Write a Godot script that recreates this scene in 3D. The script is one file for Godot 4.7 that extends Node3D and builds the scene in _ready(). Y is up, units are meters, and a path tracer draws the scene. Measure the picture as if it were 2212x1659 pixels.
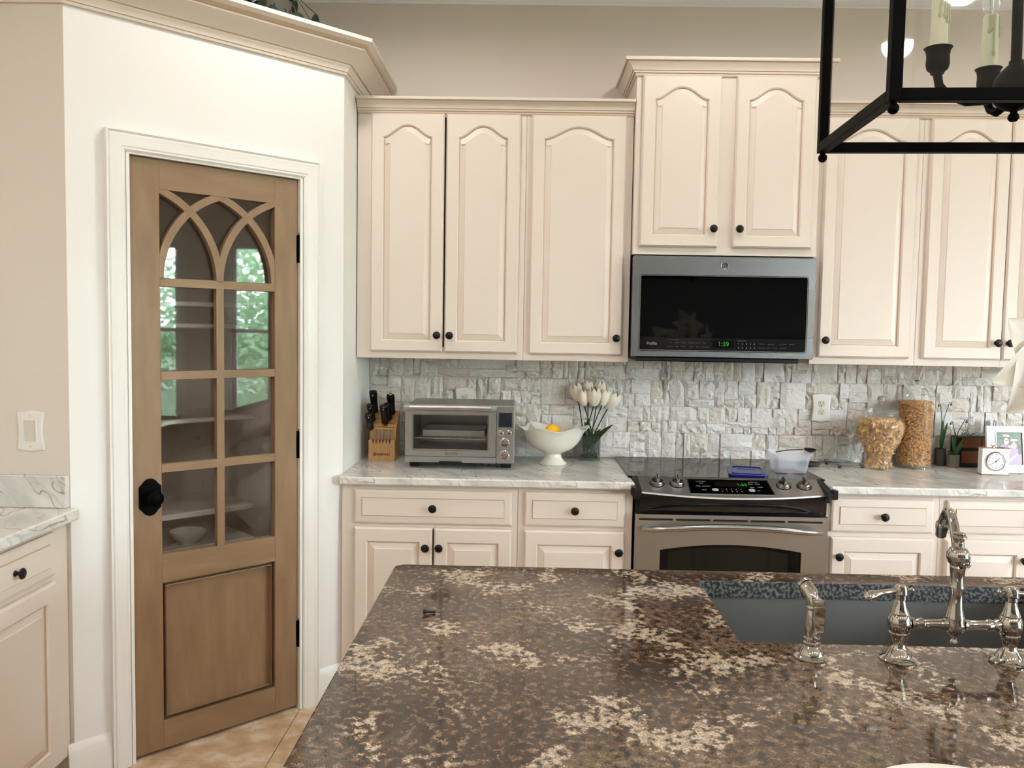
extends Node3D

var M := {}
var used := {}
var rng := RandomNumberGenerator.new()
const CH := 3.06          # ceiling height
const XA := -1.554        # pantry return wall
const ZB := 0.5856        # near end of that return
const XL := -2.275        # outer corner of the pantry wall
const ZL := 1.3066
const CT := 0.914         # worktop height

func _ready() -> void:
	rng.seed = 7
	# ---- camera
	var cam := Camera3D.new()
	cam.name = "camera"
	cam.fov = 2.0 * rad_to_deg(atan(829.5 / 1846.55))
	cam.near = 0.05
	var yaw := 0.0161
	var pitch := 0.0636
	var roll := 0.0169
	var f := Vector3(-sin(yaw) * cos(pitch), -sin(pitch), -cos(yaw) * cos(pitch))
	var r := Vector3(cos(yaw), 0, -sin(yaw))
	var u := r.cross(f)
	cam.transform = Transform3D(Basis(r * cos(roll) + u * sin(roll), u * cos(roll) - r * sin(roll), -f), Vector3(-0.8205, 1.5067, 3.9955))
	add_child(cam)
	cam.current = true
	# ---- sky, exposure
	var we := WorldEnvironment.new()
	we.name = "environment"
	var env := Environment.new()
	env.background_mode = Environment.BG_SKY
	var sky := Sky.new()
	var sm := ProceduralSkyMaterial.new()
	sm.sky_top_color = Color(0.84, 0.90, 0.97)
	sm.sky_horizon_color = Color(0.93, 0.96, 0.98)
	sm.ground_bottom_color = Color(0.35, 0.37, 0.33)
	sm.ground_horizon_color = Color(0.6, 0.63, 0.6)
	sm.sky_energy_multiplier = 6.5
	sm.ground_energy_multiplier = 2.0
	sm.sun_angle_max = 0.0
	sky.sky_material = sm
	env.sky = sky
	env.ambient_light_source = Environment.AMBIENT_SOURCE_SKY
	env.tonemap_mode = Environment.TONE_MAPPER_LINEAR
	env.tonemap_exposure = 0.78
	env.sdfgi_enabled = true
	env.ssao_enabled = true
	env.ssil_enabled = true
	we.environment = env
	add_child(we)
	materials()
	# ---- recessed ceiling lamps, in rows along the room
	for q in [[-1.35, 1.2, 1.35], [0.05, 1.2, 1.3], [1.45, 1.2, 1.2], [-1.9, 3.1, 2.4], [2.6, 3.1, 1.6], [-2.11, 5.32, 2.6], [-0.67, 5.32, 2.7], [0.77, 5.32, 2.7], [2.21, 5.32, 2.3]]:
		can_light(q[0], q[1], q[2])
	room()
	pantry()
	outside()
	wall_cabinets()
	base_cabinets()
	backsplash()
	microwave()
	kitchen_range()
	island()
	faucet()
	lantern()
	left_run()
	counter_things()
	right_things()
	flowers_near()

# ------------------------------------------------------------------ geometry
class Geo:
	var v := PackedVector3Array()
	var w := PackedVector2Array()
	var t := Transform3D.IDENTITY
	func tri(a: Vector3, b: Vector3, c: Vector3) -> void:
		v.append(t * a)
		v.append(t * b)
		v.append(t * c)
	func quad(a: Vector3, b: Vector3, c: Vector3, d: Vector3) -> void:
		tri(a, b, c)
		tri(a, c, d)
	func quv(a: Vector3, b: Vector3, c: Vector3, d: Vector3) -> void:   # a quad with its own 0..1 uv, a = bottom left
		while w.size() < v.size():
			w.append(Vector2())
		quad(a, b, c, d)
		for q in [Vector2(0, 1), Vector2(1, 1), Vector2(1, 0), Vector2(0, 1), Vector2(1, 0), Vector2(0, 0)]:
			w.append(q)
	func out(a: Vector3, b: Vector3, c: Vector3, o: Vector3) -> void:
		if (b - a).cross(c - a).dot((a + b + c) / 3.0 - o) >= 0.0:
			tri(a, b, c)
		else:
			tri(a, c, b)
	func box(a: Vector3, b: Vector3, e := 0.0) -> Geo:
		var c := (a + b) * 0.5
		var h := (b - a) * 0.5
		e = minf(e, minf(h.x, minf(h.y, h.z)) * 0.9)
		var p := func(s: Vector3, ax: int) -> Vector3:
			var k := h - Vector3(e, e, e)
			k[ax] = h[ax]
			return c + s * k
		for ax in 3:
			var i := (ax + 1) % 3
			var j := (ax + 2) % 3
			for s in [-1.0, 1.0]:
				var q := []
				for m in [[-1, -1], [1, -1], [1, 1], [-1, 1]]:
					var sg := Vector3()
					sg[ax] = s
					sg[i] = m[0]
					sg[j] = m[1]
					q.append(p.call(sg, ax))
				out(q[0], q[1], q[2], c)
				out(q[0], q[2], q[3], c)
			if e > 0.0:
				for s in [-1.0, 1.0]:
					for z in [-1.0, 1.0]:
						var s0 := Vector3()
						s0[ax] = s
						s0[i] = z
						s0[j] = -1
						var s1 := s0
						s1[j] = 1
						var a0: Vector3 = p.call(s0, ax)
						var a1: Vector3 = p.call(s1, ax)
						var b0: Vector3 = p.call(s0, i)
						var b1: Vector3 = p.call(s1, i)
						out(a0, a1, b1, c)
						out(a0, b1, b0, c)
		if e > 0.0:
			for x in [-1, 1]:
				for y in [-1, 1]:
					for z in [-1, 1]:
						var sg := Vector3(x, y, z)
						out(p.call(sg, 0), p.call(sg, 1), p.call(sg, 2), c)
		return self
	func bar(a: Vector3, b: Vector3, sx: float, sy: float, upv := Vector3.UP) -> Geo:   # a square bar from a to b
		var d := (b - a).normalized()
		var s := d.cross(upv).normalized() * sx * 0.5
		var q := s.normalized().cross(d).normalized() * sy * 0.5
		var c := (a + b) * 0.5
		var k := [a - s - q, a + s - q, a + s + q, a - s + q, b - s - q, b + s - q, b + s + q, b - s + q]
		for m in [[0, 1, 2, 3], [4, 5, 6, 7], [0, 1, 5, 4], [1, 2, 6, 5], [2, 3, 7, 6], [3, 0, 4, 7]]:
			out(k[m[0]], k[m[1]], k[m[2]], c)
			out(k[m[0]], k[m[2]], k[m[3]], c)
		return self
	func lathe(prof: Array, n := 32, o := Vector3.ZERO) -> Geo:
		for i in n:
			var a0 := TAU * i / n
			var a1 := TAU * (i + 1) / n
			for j in prof.size() - 1:
				var p: Array = prof[j]
				var q: Array = prof[j + 1]
				var pa := o + Vector3(p[0] * cos(a0), p[1], p[0] * sin(a0))
				var pb := o + Vector3(p[0] * cos(a1), p[1], p[0] * sin(a1))
				var qa := o + Vector3(q[0] * cos(a0), q[1], q[0] * sin(a0))
				var qb := o + Vector3(q[0] * cos(a1), q[1], q[0] * sin(a1))
				if q[0] > 1e-6:
					tri(pa, qa, qb)
				if p[0] > 1e-6:
					tri(pa, qb, pb)
		return self
	func tube(pts: Array, rad, n := 12, flat := 1.0) -> Geo:
		var rings := []
		var d0: Vector3 = (pts[1] - pts[0]).normalized()
		var s := d0.cross(Vector3.UP if absf(d0.y) < 0.9 else Vector3.RIGHT).normalized()
		for i in pts.size():
			var d: Vector3 = (pts[mini(i + 1, pts.size() - 1)] - pts[maxi(i - 1, 0)]).normalized()
			s = (s - d * s.dot(d)).normalized()
			var b := s.cross(d)
			var rr: float = rad[i] if rad is Array else rad
			var ring := []
			for k in n:
				var a := TAU * k / n
				ring.append(pts[i] + (s * cos(a) + b * sin(a) * flat) * rr)
			rings.append(ring)
		for i in pts.size() - 1:
			var c: Vector3 = (pts[i] + pts[i + 1]) * 0.5
			for k in n:
				var k1 := (k + 1) % n
				out(rings[i][k], rings[i][k1], rings[i + 1][k1], c)
				out(rings[i][k], rings[i + 1][k1], rings[i + 1][k], c)
		for e in [0, pts.size() - 1]:
			var c2: Vector3 = pts[1] if e == 0 else pts[pts.size() - 2]
			for k in n:
				out(pts[e], rings[e][k], rings[e][(k + 1) % n], c2)
		return self
	func ball(c: Vector3, r: Vector3, n := 16, m := 10) -> Geo:
		for i in n:
			for j in m:
				var q := []
				for k in [[i, j], [i + 1, j], [i + 1, j + 1], [i, j + 1]]:
					var a: float = TAU * k[0] / n
					var e: float = PI * k[1] / m - PI / 2
					q.append(c + r * Vector3(cos(e) * cos(a), sin(e), cos(e) * sin(a)))
				if j > 0:
					out(q[0], q[1], q[2], c)
				if j < m - 1:
					out(q[0], q[2], q[3], c)
		return self
	static func inset(p: PackedVector2Array, d: float) -> PackedVector2Array:   # counter-clockwise outline moved inwards
		var o := PackedVector2Array()
		var n := p.size()
		for i in n:
			var e0 := (p[i] - p[(i + n - 1) % n]).normalized()
			var e1 := (p[(i + 1) % n] - p[i]).normalized()
			var n0 := Vector2(-e0.y, e0.x)
			var n1 := Vector2(-e1.y, e1.x)
			o.append(p[i] + (n0 + n1) / maxf(0.3, 1.0 + n0.dot(n1)) * d)
		return o
	static func rrect(x0: float, y0: float, x1: float, y1: float, r: float, n := 5) -> PackedVector2Array:
		var o := PackedVector2Array()
		for q in [[x1 - r, y0 + r, -90.0], [x1 - r, y1 - r, 0.0], [x0 + r, y1 - r, 90.0], [x0 + r, y0 + r, 180.0]]:
			for k in n + 1:
				var a: float = deg_to_rad(q[2] + 90.0 * k / n)
				o.append(Vector2(q[0] + r * cos(a), q[1] + r * sin(a)))
		return o
	func ring(p: PackedVector2Array, zp: float, q: PackedVector2Array, zq: float) -> Geo:   # p outside, q inside, both counter-clockwise; faces +z
		var n := p.size()
		for i in n:
			var j := (i + 1) % n
			quad(Vector3(p[i].x, p[i].y, zp), Vector3(p[j].x, p[j].y, zp), Vector3(q[j].x, q[j].y, zq), Vector3(q[i].x, q[i].y, zq))
		return self
	func cap(p: PackedVector2Array, z: float, back := false) -> Geo:
		var ix := Geometry2D.triangulate_polygon(p)
		for i in range(0, ix.size(), 3):
			var a := p[ix[i]]
			var b := p[ix[i + 1]]
			var c := p[ix[i + 2]]
			if ((b - a).cross(c - a) < 0.0) != back:
				var s := b
				b = c
				c = s
			tri(Vector3(a.x, a.y, z), Vector3(b.x, b.y, z), Vector3(c.x, c.y, z))
		return self
	func slab(p: PackedVector2Array, z0: float, z1: float, e := 0.0) -> Geo:
		var q := inset(p, e) if e > 0.0 else p
		ring(p, z0, p, z1 - e)
		if e > 0.0:
			ring(p, z1 - e, q, z1)
		cap(q, z1)
		cap(p, z0, true)
		return self
	func sweep(prof: Array, path: Array, upv := Vector3.UP, closed := false, skip := [], only := []) -> Geo:   # prof = [out, up]; out is the right side of travel
		var n := path.size()
		var rows := []
		for i in n:
			var dn: Vector3 = path[(i + 1) % n] - path[i] if (i < n - 1 or closed) else path[i] - path[i - 1]
			var dp: Vector3 = path[i] - path[(i + n - 1) % n] if (i > 0 or closed) else dn
			var s0 := dp.normalized().cross(upv).normalized()
			var s1 := dn.normalized().cross(upv).normalized()
			var m := (s0 + s1) / (1.0 + s0.dot(s1))
			var row := []
			for q in prof:
				row.append(path[i] + m * q[0] + upv * q[1])
			rows.append(row)
		for i in (n if closed else n - 1):
			var a: Array = rows[i]
			var b: Array = rows[(i + 1) % n]
			for j in prof.size() - 1:
				if not j in skip and (only.is_empty() or j in only):
					quad(a[j], b[j], b[j + 1], a[j + 1])
		if not closed and only.is_empty():
			var pp := PackedVector2Array()
			for q in prof:
				pp.append(Vector2(q[0], q[1]))
			var ix := Geometry2D.triangulate_polygon(pp)
			for e in [0, n - 1]:
				var inner: Vector3 = rows[1 if e == 0 else n - 2][0]
				for i in range(0, ix.size(), 3):
					out(rows[e][ix[i]], rows[e][ix[i + 1]], rows[e][ix[i + 2]], inner)
		return self
	func add(g: Geo, x: Transform3D) -> Geo:
		for p in g.v:
			v.append(t * (x * p))
		return self
	func surface(m: ArrayMesh, ang: float) -> void:
		var n := v.size() / 3
		var fn := PackedVector3Array()
		for i in n:
			fn.append((v[3 * i + 1] - v[3 * i]).cross(v[3 * i + 2] - v[3 * i]))
		var at := {}
		if ang > 0.0:
			for i in v.size():
				var k := Vector3i((v[i] * 20000.0).round())
				if at.has(k):
					at[k].append(i / 3)
				else:
					at[k] = [i / 3]
		var ca := cos(deg_to_rad(ang))
		var pv := PackedVector3Array()
		var pn := PackedVector3Array()
		var pu := PackedVector2Array()
		for i in n:
			var un := fn[i].normalized()
			var ab := un.abs()
			for c in [0, 2, 1]:
				var k: int = 3 * i + c
				var p := v[k]
				var nn := fn[i]
				if ang > 0.0:
					nn = Vector3()
					for j in at[Vector3i((p * 20000.0).round())]:
						if fn[j].normalized().dot(un) > ca:
							nn += fn[j]
				pv.append(p)
				pn.append(nn.normalized() if nn.length_squared() > 0.0 else un)
				if k < w.size():
					pu.append(w[k])
				elif ab.y > ab.x and ab.y > ab.z:
					pu.append(Vector2(p.x, p.z))
				elif ab.x > ab.z:
					pu.append(Vector2(p.z, -p.y))
				else:
					pu.append(Vector2(p.x, -p.y))
		var arr := []
		arr.resize(Mesh.ARRAY_MAX)
		arr[Mesh.ARRAY_VERTEX] = pv
		arr[Mesh.ARRAY_NORMAL] = pn
		arr[Mesh.ARRAY_TEX_UV] = pu
		m.add_surface_from_arrays(Mesh.PRIMITIVE_TRIANGLES, arr)
	func mesh(ang := 35.0) -> ArrayMesh:
		var m := ArrayMesh.new()
		surface(m, ang)
		return m

# ------------------------------------------------------------------ naming
func numbered(nm: String) -> String:
	used[nm] = used.get(nm, -1) + 1
	return nm if used[nm] == 0 else "%s_%03d" % [nm, used[nm]]

func meta(o: Node3D, label: String, cat: String, group := "") -> void:
	o.set_meta("label", label)
	o.set_meta("category", cat)
	if group:
		o.set_meta("group", group)

func thing(nm: String, label: String, cat: String, pos := Vector3.ZERO, turn := 0.0, group := "") -> Node3D:
	var o := Node3D.new()
	o.name = numbered(nm)
	o.position = pos
	o.rotation.y = turn
	meta(o, label, cat, group)
	add_child(o)
	return o

func part(nm: String, g: Geo, mat: Material, par: Node3D, ang := 35.0, pos := Vector3.ZERO) -> MeshInstance3D:
	var o := MeshInstance3D.new()
	o.name = nm
	o.mesh = g.mesh(ang)
	o.set_surface_override_material(0, mat)
	o.position = pos
	par.add_child(o, true)
	return o

func part2(nm: String, g: Geo, mat: Material, g2: Geo, mat2: Material, par: Node3D, ang := 35.0) -> MeshInstance3D:
	var o := part(nm, g, mat, par, ang)
	g2.surface(o.mesh, ang)
	o.set_surface_override_material(1, mat2)
	return o

func piece(nm: String, mesh: Mesh, mat: Material, par: Node3D, x := Transform3D.IDENTITY) -> MeshInstance3D:
	var o := MeshInstance3D.new()
	o.name = nm
	o.mesh = mesh
	o.material_override = null
	o.set_surface_override_material(0, mat)
	o.transform = x
	par.add_child(o, true)
	return o

func single(nm: String, g: Geo, mat: Material, label: String, cat: String, pos := Vector3.ZERO, turn := 0.0, group := "", ang := 35.0) -> MeshInstance3D:
	var o := part(numbered(nm), g, mat, self, ang, pos)
	o.rotation.y = turn
	meta(o, label, cat, group)
	return o

func struct(nm: String, g: Geo, mat: Material, label: String, pos := Vector3.ZERO, turn := 0.0, ang := 35.0) -> MeshInstance3D:
	var o := part(numbered(nm), g, mat, self, ang, pos)
	o.rotation.y = turn
	o.set_meta("kind", "structure")
	o.set_meta("label", label)
	return o

func words(nm: String, text: String, size: float, mat: Material, par: Node3D, x: Transform3D, depth := 0.0006, bold := false) -> MeshInstance3D:
	var tm := TextMesh.new()
	var fo := SystemFont.new()
	fo.font_names = PackedStringArray(["Droid Sans"])
	if bold:
		fo.font_weight = 700
	tm.font = fo
	tm.text = text
	tm.font_size = 32
	tm.pixel_size = size / 32.0
	tm.depth = depth
	return piece(nm, tm, mat, par, x)

func V(x: float, y: float, z: float) -> Vector3:
	return Vector3(x, y, z)

# ------------------------------------------------------------------ materials
func mat(nm: String, c: Color, rough := 0.5, metal := 0.0, spec := 0.5) -> StandardMaterial3D:
	var m := StandardMaterial3D.new()
	m.resource_name = nm
	m.albedo_color = c
	m.roughness = rough
	m.metallic = metal
	m.metallic_specular = spec
	M[nm] = m
	return m

func noise(seed_: int, freq: float, type := FastNoiseLite.TYPE_SIMPLEX_SMOOTH, oct := 4, warp := 0.0) -> FastNoiseLite:
	var n := FastNoiseLite.new()
	n.seed = seed_
	n.noise_type = type
	n.frequency = freq
	n.fractal_octaves = oct
	if oct <= 1:
		n.fractal_type = FastNoiseLite.FRACTAL_NONE
	if warp > 0.0:
		n.domain_warp_enabled = true
		n.domain_warp_amplitude = warp
		n.domain_warp_frequency = freq * 1.5
	return n

func ntex(n: FastNoiseLite, size: int, ramp := [], nmap := false) -> NoiseTexture2D:
	var t := NoiseTexture2D.new()
	t.width = size
	t.height = size
	t.seamless = true
	t.noise = n
	if ramp:
		var g := Gradient.new()
		var offs := PackedFloat32Array()
		var cols := PackedColorArray()
		for q in ramp:
			offs.append(q[0])
			cols.append(q[1])
		g.offsets = offs
		g.colors = cols
		t.color_ramp = g
	t.as_normal_map = nmap
	return t

func tri_map(m: StandardMaterial3D, sc: Vector3, world := true) -> void:
	m.uv1_triplanar = true
	m.uv1_world_triplanar = world
	m.uv1_scale = sc

func glass(nm: String, a: float, c := Color(1, 1, 1)) -> StandardMaterial3D:
	var m := mat(nm, Color(c.r, c.g, c.b, a), 0.02)
	m.transparency = BaseMaterial3D.TRANSPARENCY_ALPHA
	return m

func layer(n: FastNoiseLite, wd: int, ht: int) -> PackedByteArray:
	return n.get_seamless_image(wd, ht, false, false, 0.1, true).get_data() if wd == ht else n.get_image(wd, ht, false, false, true).get_data()

func granite() -> ImageTexture:
	var W := 2048
	var H := 1408
	var patch := layer(noise(11, 0.0046, FastNoiseLite.TYPE_SIMPLEX_SMOOTH, 5, 55.0), W, H)
	var zone := layer(noise(12, 0.0021, FastNoiseLite.TYPE_SIMPLEX_SMOOTH, 3, 60.0), W, H)
	var crack := FastNoiseLite.new()
	crack.seed = 5
	crack.noise_type = FastNoiseLite.TYPE_CELLULAR
	crack.frequency = 0.019
	crack.cellular_return_type = FastNoiseLite.RETURN_DISTANCE2_SUB
	crack.fractal_octaves = 2
	crack.fractal_gain = 0.45
	crack.domain_warp_enabled = true
	crack.domain_warp_amplitude = 26.0
	crack.domain_warp_frequency = 0.02
	var ck := layer(crack, W, H)
	var fleck := layer(noise(21, 0.046, FastNoiseLite.TYPE_SIMPLEX_SMOOTH, 5, 14.0), W, H)
	var clump := layer(noise(26, 0.010, FastNoiseLite.TYPE_SIMPLEX_SMOOTH, 4, 30.0), W, H)
	var grain := layer(noise(22, 0.22, FastNoiseLite.TYPE_SIMPLEX_SMOOTH, 2), W, H)
	var vein := layer(noise(23, 0.0032, FastNoiseLite.TYPE_SIMPLEX_SMOOTH, 5, 60.0), W, H)
	var hue := layer(noise(24, 0.005, FastNoiseLite.TYPE_SIMPLEX_SMOOTH, 3), W, H)
	var o := PackedByteArray()
	o.resize(W * H * 3)
	for i in W * H:
		var g := grain[i] / 255.0
		var fl := fleck[i] / 255.0
		var z := zone[i] / 255.0
		var h := hue[i] / 255.0
		var c := clump[i] / 255.0
		# ground between chocolate and taupe, mottled, with an olive cast in places
		var t := clampf(z * 1.1 - 0.05 + 0.5 * (fl - 0.5) + 0.35 * (c - 0.5), 0.0, 1.0)
		var ol := smoothstep(0.60, 0.85, h) * 0.03
		var r := 0.212 + 0.215 * t - ol * 0.4
		var gr := 0.150 + 0.200 * t + ol * 0.3
		var b := 0.118 + 0.170 * t - ol
		# beige flecks, scattered and gathered round the patches
		var near := smoothstep(0.44, 0.70, patch[i] / 255.0 * 0.75 + c * 0.25)
		var fk := smoothstep(0.62 - 0.14 * near, 0.72 - 0.10 * near, fl + 0.14 * (g - 0.5)) * (0.42 + 0.35 * near)
		r = lerpf(r, 0.63, fk)
		gr = lerpf(gr, 0.55, fk)
		b = lerpf(b, 0.465, fk)
		# cream feldspar, fraying at the rim and broken by thin dark cracks
		var p := smoothstep(0.60, 0.70, patch[i] / 255.0 - 0.12 * smoothstep(0.42, 0.62, 1.0 - z) + 0.34 * (fl - 0.5) + 0.22 * (c - 0.5) + 0.10 * (g - 0.5))
		if p > 0.0:
			var k := smoothstep(0.012, 0.065, ck[i] / 255.0 + 0.08 * (fl - 0.5))
			var cr := lerpf(0.30, 0.55 + 0.27 * fl + 0.08 * (h - 0.5), k)
			p *= 0.70 + 0.28 * fl
			r = lerpf(r, cr, p)
			gr = lerpf(gr, cr * 0.905, p)
			b = lerpf(b, cr * 0.79, p)
		# green-black veins and specks
		var vn := absf(vein[i] / 255.0 - 0.5)
		var dk := (1.0 - smoothstep(0.004, 0.035, vn)) * smoothstep(0.40, 0.62, 1.0 - fl + 0.15 * (g - 0.5)) * 0.7
		dk = maxf(dk, smoothstep(0.64, 0.73, 1.0 - fl + 0.12 * (0.5 - c) + 0.1 * (0.5 - g)) * 0.75)
		r = lerpf(r, 0.125, dk)
		gr = lerpf(gr, 0.12, dk)
		b = lerpf(b, 0.115, dk)
		var s := 0.62 + 0.76 * g
		o[3 * i] = clampi(int(r * s * 255.0), 0, 255)
		o[3 * i + 1] = clampi(int(gr * s * 255.0), 0, 255)
		o[3 * i + 2] = clampi(int(b * s * 255.0), 0, 255)
	return ImageTexture.create_from_image(Image.create_from_data(W, H, false, Image.FORMAT_RGB8, o))

func quartzite() -> ImageTexture:
	var W := 1024
	var cloud := layer(noise(31, 0.006, FastNoiseLite.TYPE_SIMPLEX_SMOOTH, 4, 60.0), W, W)
	var v1 := layer(noise(32, 0.0036, FastNoiseLite.TYPE_SIMPLEX_SMOOTH, 3, 22.0), W, W)
	var v2 := layer(noise(33, 0.0055, FastNoiseLite.TYPE_SIMPLEX_SMOOTH, 3, 18.0), W, W)
	var gn := layer(noise(34, 0.12, FastNoiseLite.TYPE_SIMPLEX_SMOOTH, 2), W, W)
	var o := PackedByteArray()
	o.resize(W * W * 3)
	for k0 in W * W:
		# sheared, so that the veins run across the slab
		var i := (k0 / W) * W + posmod(k0 % W - k0 / W, W)
		var c := cloud[i] / 255.0
		var k := 0.76 + 0.15 * c + 0.025 * (gn[i] / 255.0 - 0.5)
		var r := k
		var g := k * 0.99
		var b := k * 0.965
		var a := (1.0 - smoothstep(0.0, 0.022, absf(v1[i] / 255.0 - 0.5))) * smoothstep(0.25, 0.5, c) * 0.8
		r = lerpf(r, 0.56, a)
		g = lerpf(g, 0.52, a)
		b = lerpf(b, 0.44, a)
		a = (1.0 - smoothstep(0.0, 0.03, absf(v2[i] / 255.0 - 0.5))) * 0.4
		r = lerpf(r, 0.62, a)
		g = lerpf(g, 0.61, a)
		b = lerpf(b, 0.60, a)
		o[3 * k0] = clampi(int(r * 255.0), 0, 255)
		o[3 * k0 + 1] = clampi(int(g * 255.0), 0, 255)
		o[3 * k0 + 2] = clampi(int(b * 255.0), 0, 255)
	return ImageTexture.create_from_image(Image.create_from_data(W, W, false, Image.FORMAT_RGB8, o))

func materials() -> void:
	mat("white wall paint", Color(0.925, 0.918, 0.908), 0.6)
	mat("greige wall paint", Color(0.855, 0.815, 0.77), 0.7)
	mat("slate wall paint", Color(0.36, 0.37, 0.37), 0.7)
	mat("ceiling paint", Color(0.93, 0.93, 0.935), 0.8)
	mat("white trim paint", Color(0.93, 0.925, 0.91), 0.35)
	mat("cream paint", Color(0.88, 0.832, 0.785), 0.38)
	mat("brown glaze", Color(0.76, 0.67, 0.57), 0.45)
	mat("bronze black", Color(0.035, 0.033, 0.032), 0.38, 0.35)
	mat("black iron", Color(0.016, 0.016, 0.018), 0.5, 0.0, 0.15)
	mat("black plastic", Color(0.022, 0.022, 0.024), 0.35)
	mat("black rubber", Color(0.03, 0.03, 0.032), 0.7)
	mat("oven lining", Color(0.62, 0.62, 0.62), 0.45, 1.0)
	mat("black glass", Color(0.006, 0.007, 0.009), 0.03, 0.0, 0.4)
	mat("panel black", Color(0.035, 0.037, 0.045), 0.12)
	mat("oven glass", Color(0.05, 0.058, 0.04), 0.06)
	var st := mat("brushed steel", Color(0.58, 0.58, 0.58), 0.27, 1.0)
	st.anisotropy_enabled = true
	st.anisotropy = 0.75
	var st2 := mat("oven steel", Color(0.74, 0.725, 0.70), 0.36, 1.0)
	st2.anisotropy_enabled = true
	st2.anisotropy = 0.6
	mat("panel steel", Color(0.72, 0.71, 0.70), 0.40, 1.0)
	mat("satin steel", Color(0.66, 0.66, 0.66), 0.25, 1.0)
	mat("sink steel", Color(0.56, 0.56, 0.55), 0.5, 1.0)
	var ts := mat("toaster steel", Color(0.70, 0.70, 0.70), 0.36, 1.0)
	ts.anisotropy_enabled = true
	ts.anisotropy = 0.5
	mat("polished nickel", Color(0.77, 0.755, 0.74), 0.06, 1.0)
	mat("chrome", Color(0.86, 0.86, 0.87), 0.05, 1.0)
	mat("white plastic", Color(0.90, 0.89, 0.865), 0.3)
	mat("ivory plastic", Color(0.83, 0.80, 0.74), 0.3)
	mat("china", Color(0.90, 0.885, 0.84), 0.12)
	mat("cap grey", Color(0.55, 0.58, 0.55), 0.4)
	mat("lcd", Color(0.13, 0.16, 0.19), 0.15)
	mat("print grey", Color(0.30, 0.31, 0.34), 0.5)
	mat("print pale", Color(0.62, 0.62, 0.63), 0.5)
	mat("print dark", Color(0.10, 0.09, 0.09), 0.6)
	mat("print red", Color(0.55, 0.12, 0.11), 0.6)
	var dg := mat("green digits", Color(0.05, 0.3, 0.05), 0.5)
	dg.emission_enabled = true
	dg.emission = Color(0.2, 0.85, 0.15)
	dg.emission_energy_multiplier = 0.5
	var am := mat("amber display", Color(0.07, 0.055, 0.02), 0.25)
	am.metallic_specular = 0.2
	mat("lemon", Color(0.95, 0.70, 0.03), 0.4)
	mat("paper", Color(0.92, 0.92, 0.93), 0.8)
	var pt := mat("petal white", Color(0.925, 0.89, 0.82), 0.55)
	pt.backlight_enabled = true
	pt.backlight = Color(0.25, 0.24, 0.18)
	var pt2 := mat("amaryllis petal", Color(0.95, 0.94, 0.90), 0.5)
	pt2.backlight_enabled = true
	pt2.backlight = Color(0.34, 0.34, 0.31)
	mat("throat yellow", Color(0.87, 0.84, 0.35), 0.5)
	mat("stem green", Color(0.16, 0.24, 0.10), 0.5)
	mat("leaf dark", Color(0.10, 0.20, 0.08), 0.45)
	mat("leaf green", Color(0.14, 0.30, 0.10), 0.45)
	mat("ivy dark", Color(0.055, 0.13, 0.06), 0.4)
	mat("ivy mid", Color(0.15, 0.30, 0.13), 0.4)
	mat("blue lid", Color(0.02, 0.10, 0.42), 0.25)
	var tub := mat("cloudy plastic", Color(0.84, 0.86, 0.91, 0.34), 0.3)
	tub.transparency = BaseMaterial3D.TRANSPARENCY_ALPHA
	mat("red sauce", Color(0.52, 0.13, 0.05), 0.3)
	mat("pasta bow", Color(0.90, 0.72, 0.45), 0.5)
	mat("pasta elbow", Color(0.80, 0.56, 0.23), 0.45)
	mat("pot felt", Color(0.33, 0.31, 0.28), 0.9)
	mat("pot felt light", Color(0.42, 0.41, 0.36), 0.9)
	mat("soil", Color(0.14, 0.09, 0.06), 0.95)
	mat("walnut", Color(0.42, 0.23, 0.12), 0.5)
	mat("dark box", Color(0.045, 0.035, 0.03), 0.5)
	mat("pearl frame", Color(0.895, 0.88, 0.865), 0.25)
	mat("rose gold", Color(0.75, 0.60, 0.52), 0.25, 0.8)
	var wx := mat("candle wax", Color(0.78, 0.80, 0.69), 0.45)
	wx.subsurf_scatter_enabled = true
	wx.subsurf_scatter_strength = 0.2
	mat("wax drip", Color(0.70, 0.70, 0.57), 0.5)
	glass("window glass", 0.0)
	glass("door glass", 0.0)
	glass("lantern glass", 0.0).metallic_specular = 0.36
	glass("jar glass", 0.09, Color(0.80, 0.86, 0.84))
	glass("vase glass", 0.16, Color(0.22, 0.34, 0.28))
	var sg := mat("solid glass", Color(1, 1, 1, 0.0), 0.02)
	sg.transparency = BaseMaterial3D.TRANSPARENCY_ALPHA
	sg.refraction_enabled = true
	sg.refraction_scale = 0.05
	# stone chips of the backsplash, in four pale tints with fine pitted relief
	var rel := ntex(noise(41, 0.02, FastNoiseLite.TYPE_SIMPLEX_SMOOTH, 5), 512)
	var tint := 0
	for c in [Color(0.85, 0.835, 0.81), Color(0.835, 0.815, 0.785), Color(0.865, 0.855, 0.835), Color(0.84, 0.81, 0.77)]:
		var m := mat("split stone %d" % tint, c, 0.6)
		m.heightmap_enabled = true
		m.heightmap_texture = rel
		m.heightmap_scale = 0.3
		tri_map(m, Vector3(4, 4, 4))
		tint += 1
	mat("grout", Color(0.78, 0.765, 0.735), 0.9)
	# stained wood of the pantry door: upright grain and, for the rails, lying grain
	var wd := ntex(noise(51, 0.008, FastNoiseLite.TYPE_SIMPLEX_SMOOTH, 5, 30.0), 512, [[0.0, Color(0.505, 0.395, 0.285)], [0.35, Color(0.53, 0.418, 0.305)], [0.65, Color(0.55, 0.436, 0.32)], [1.0, Color(0.58, 0.465, 0.348)]])
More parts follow.
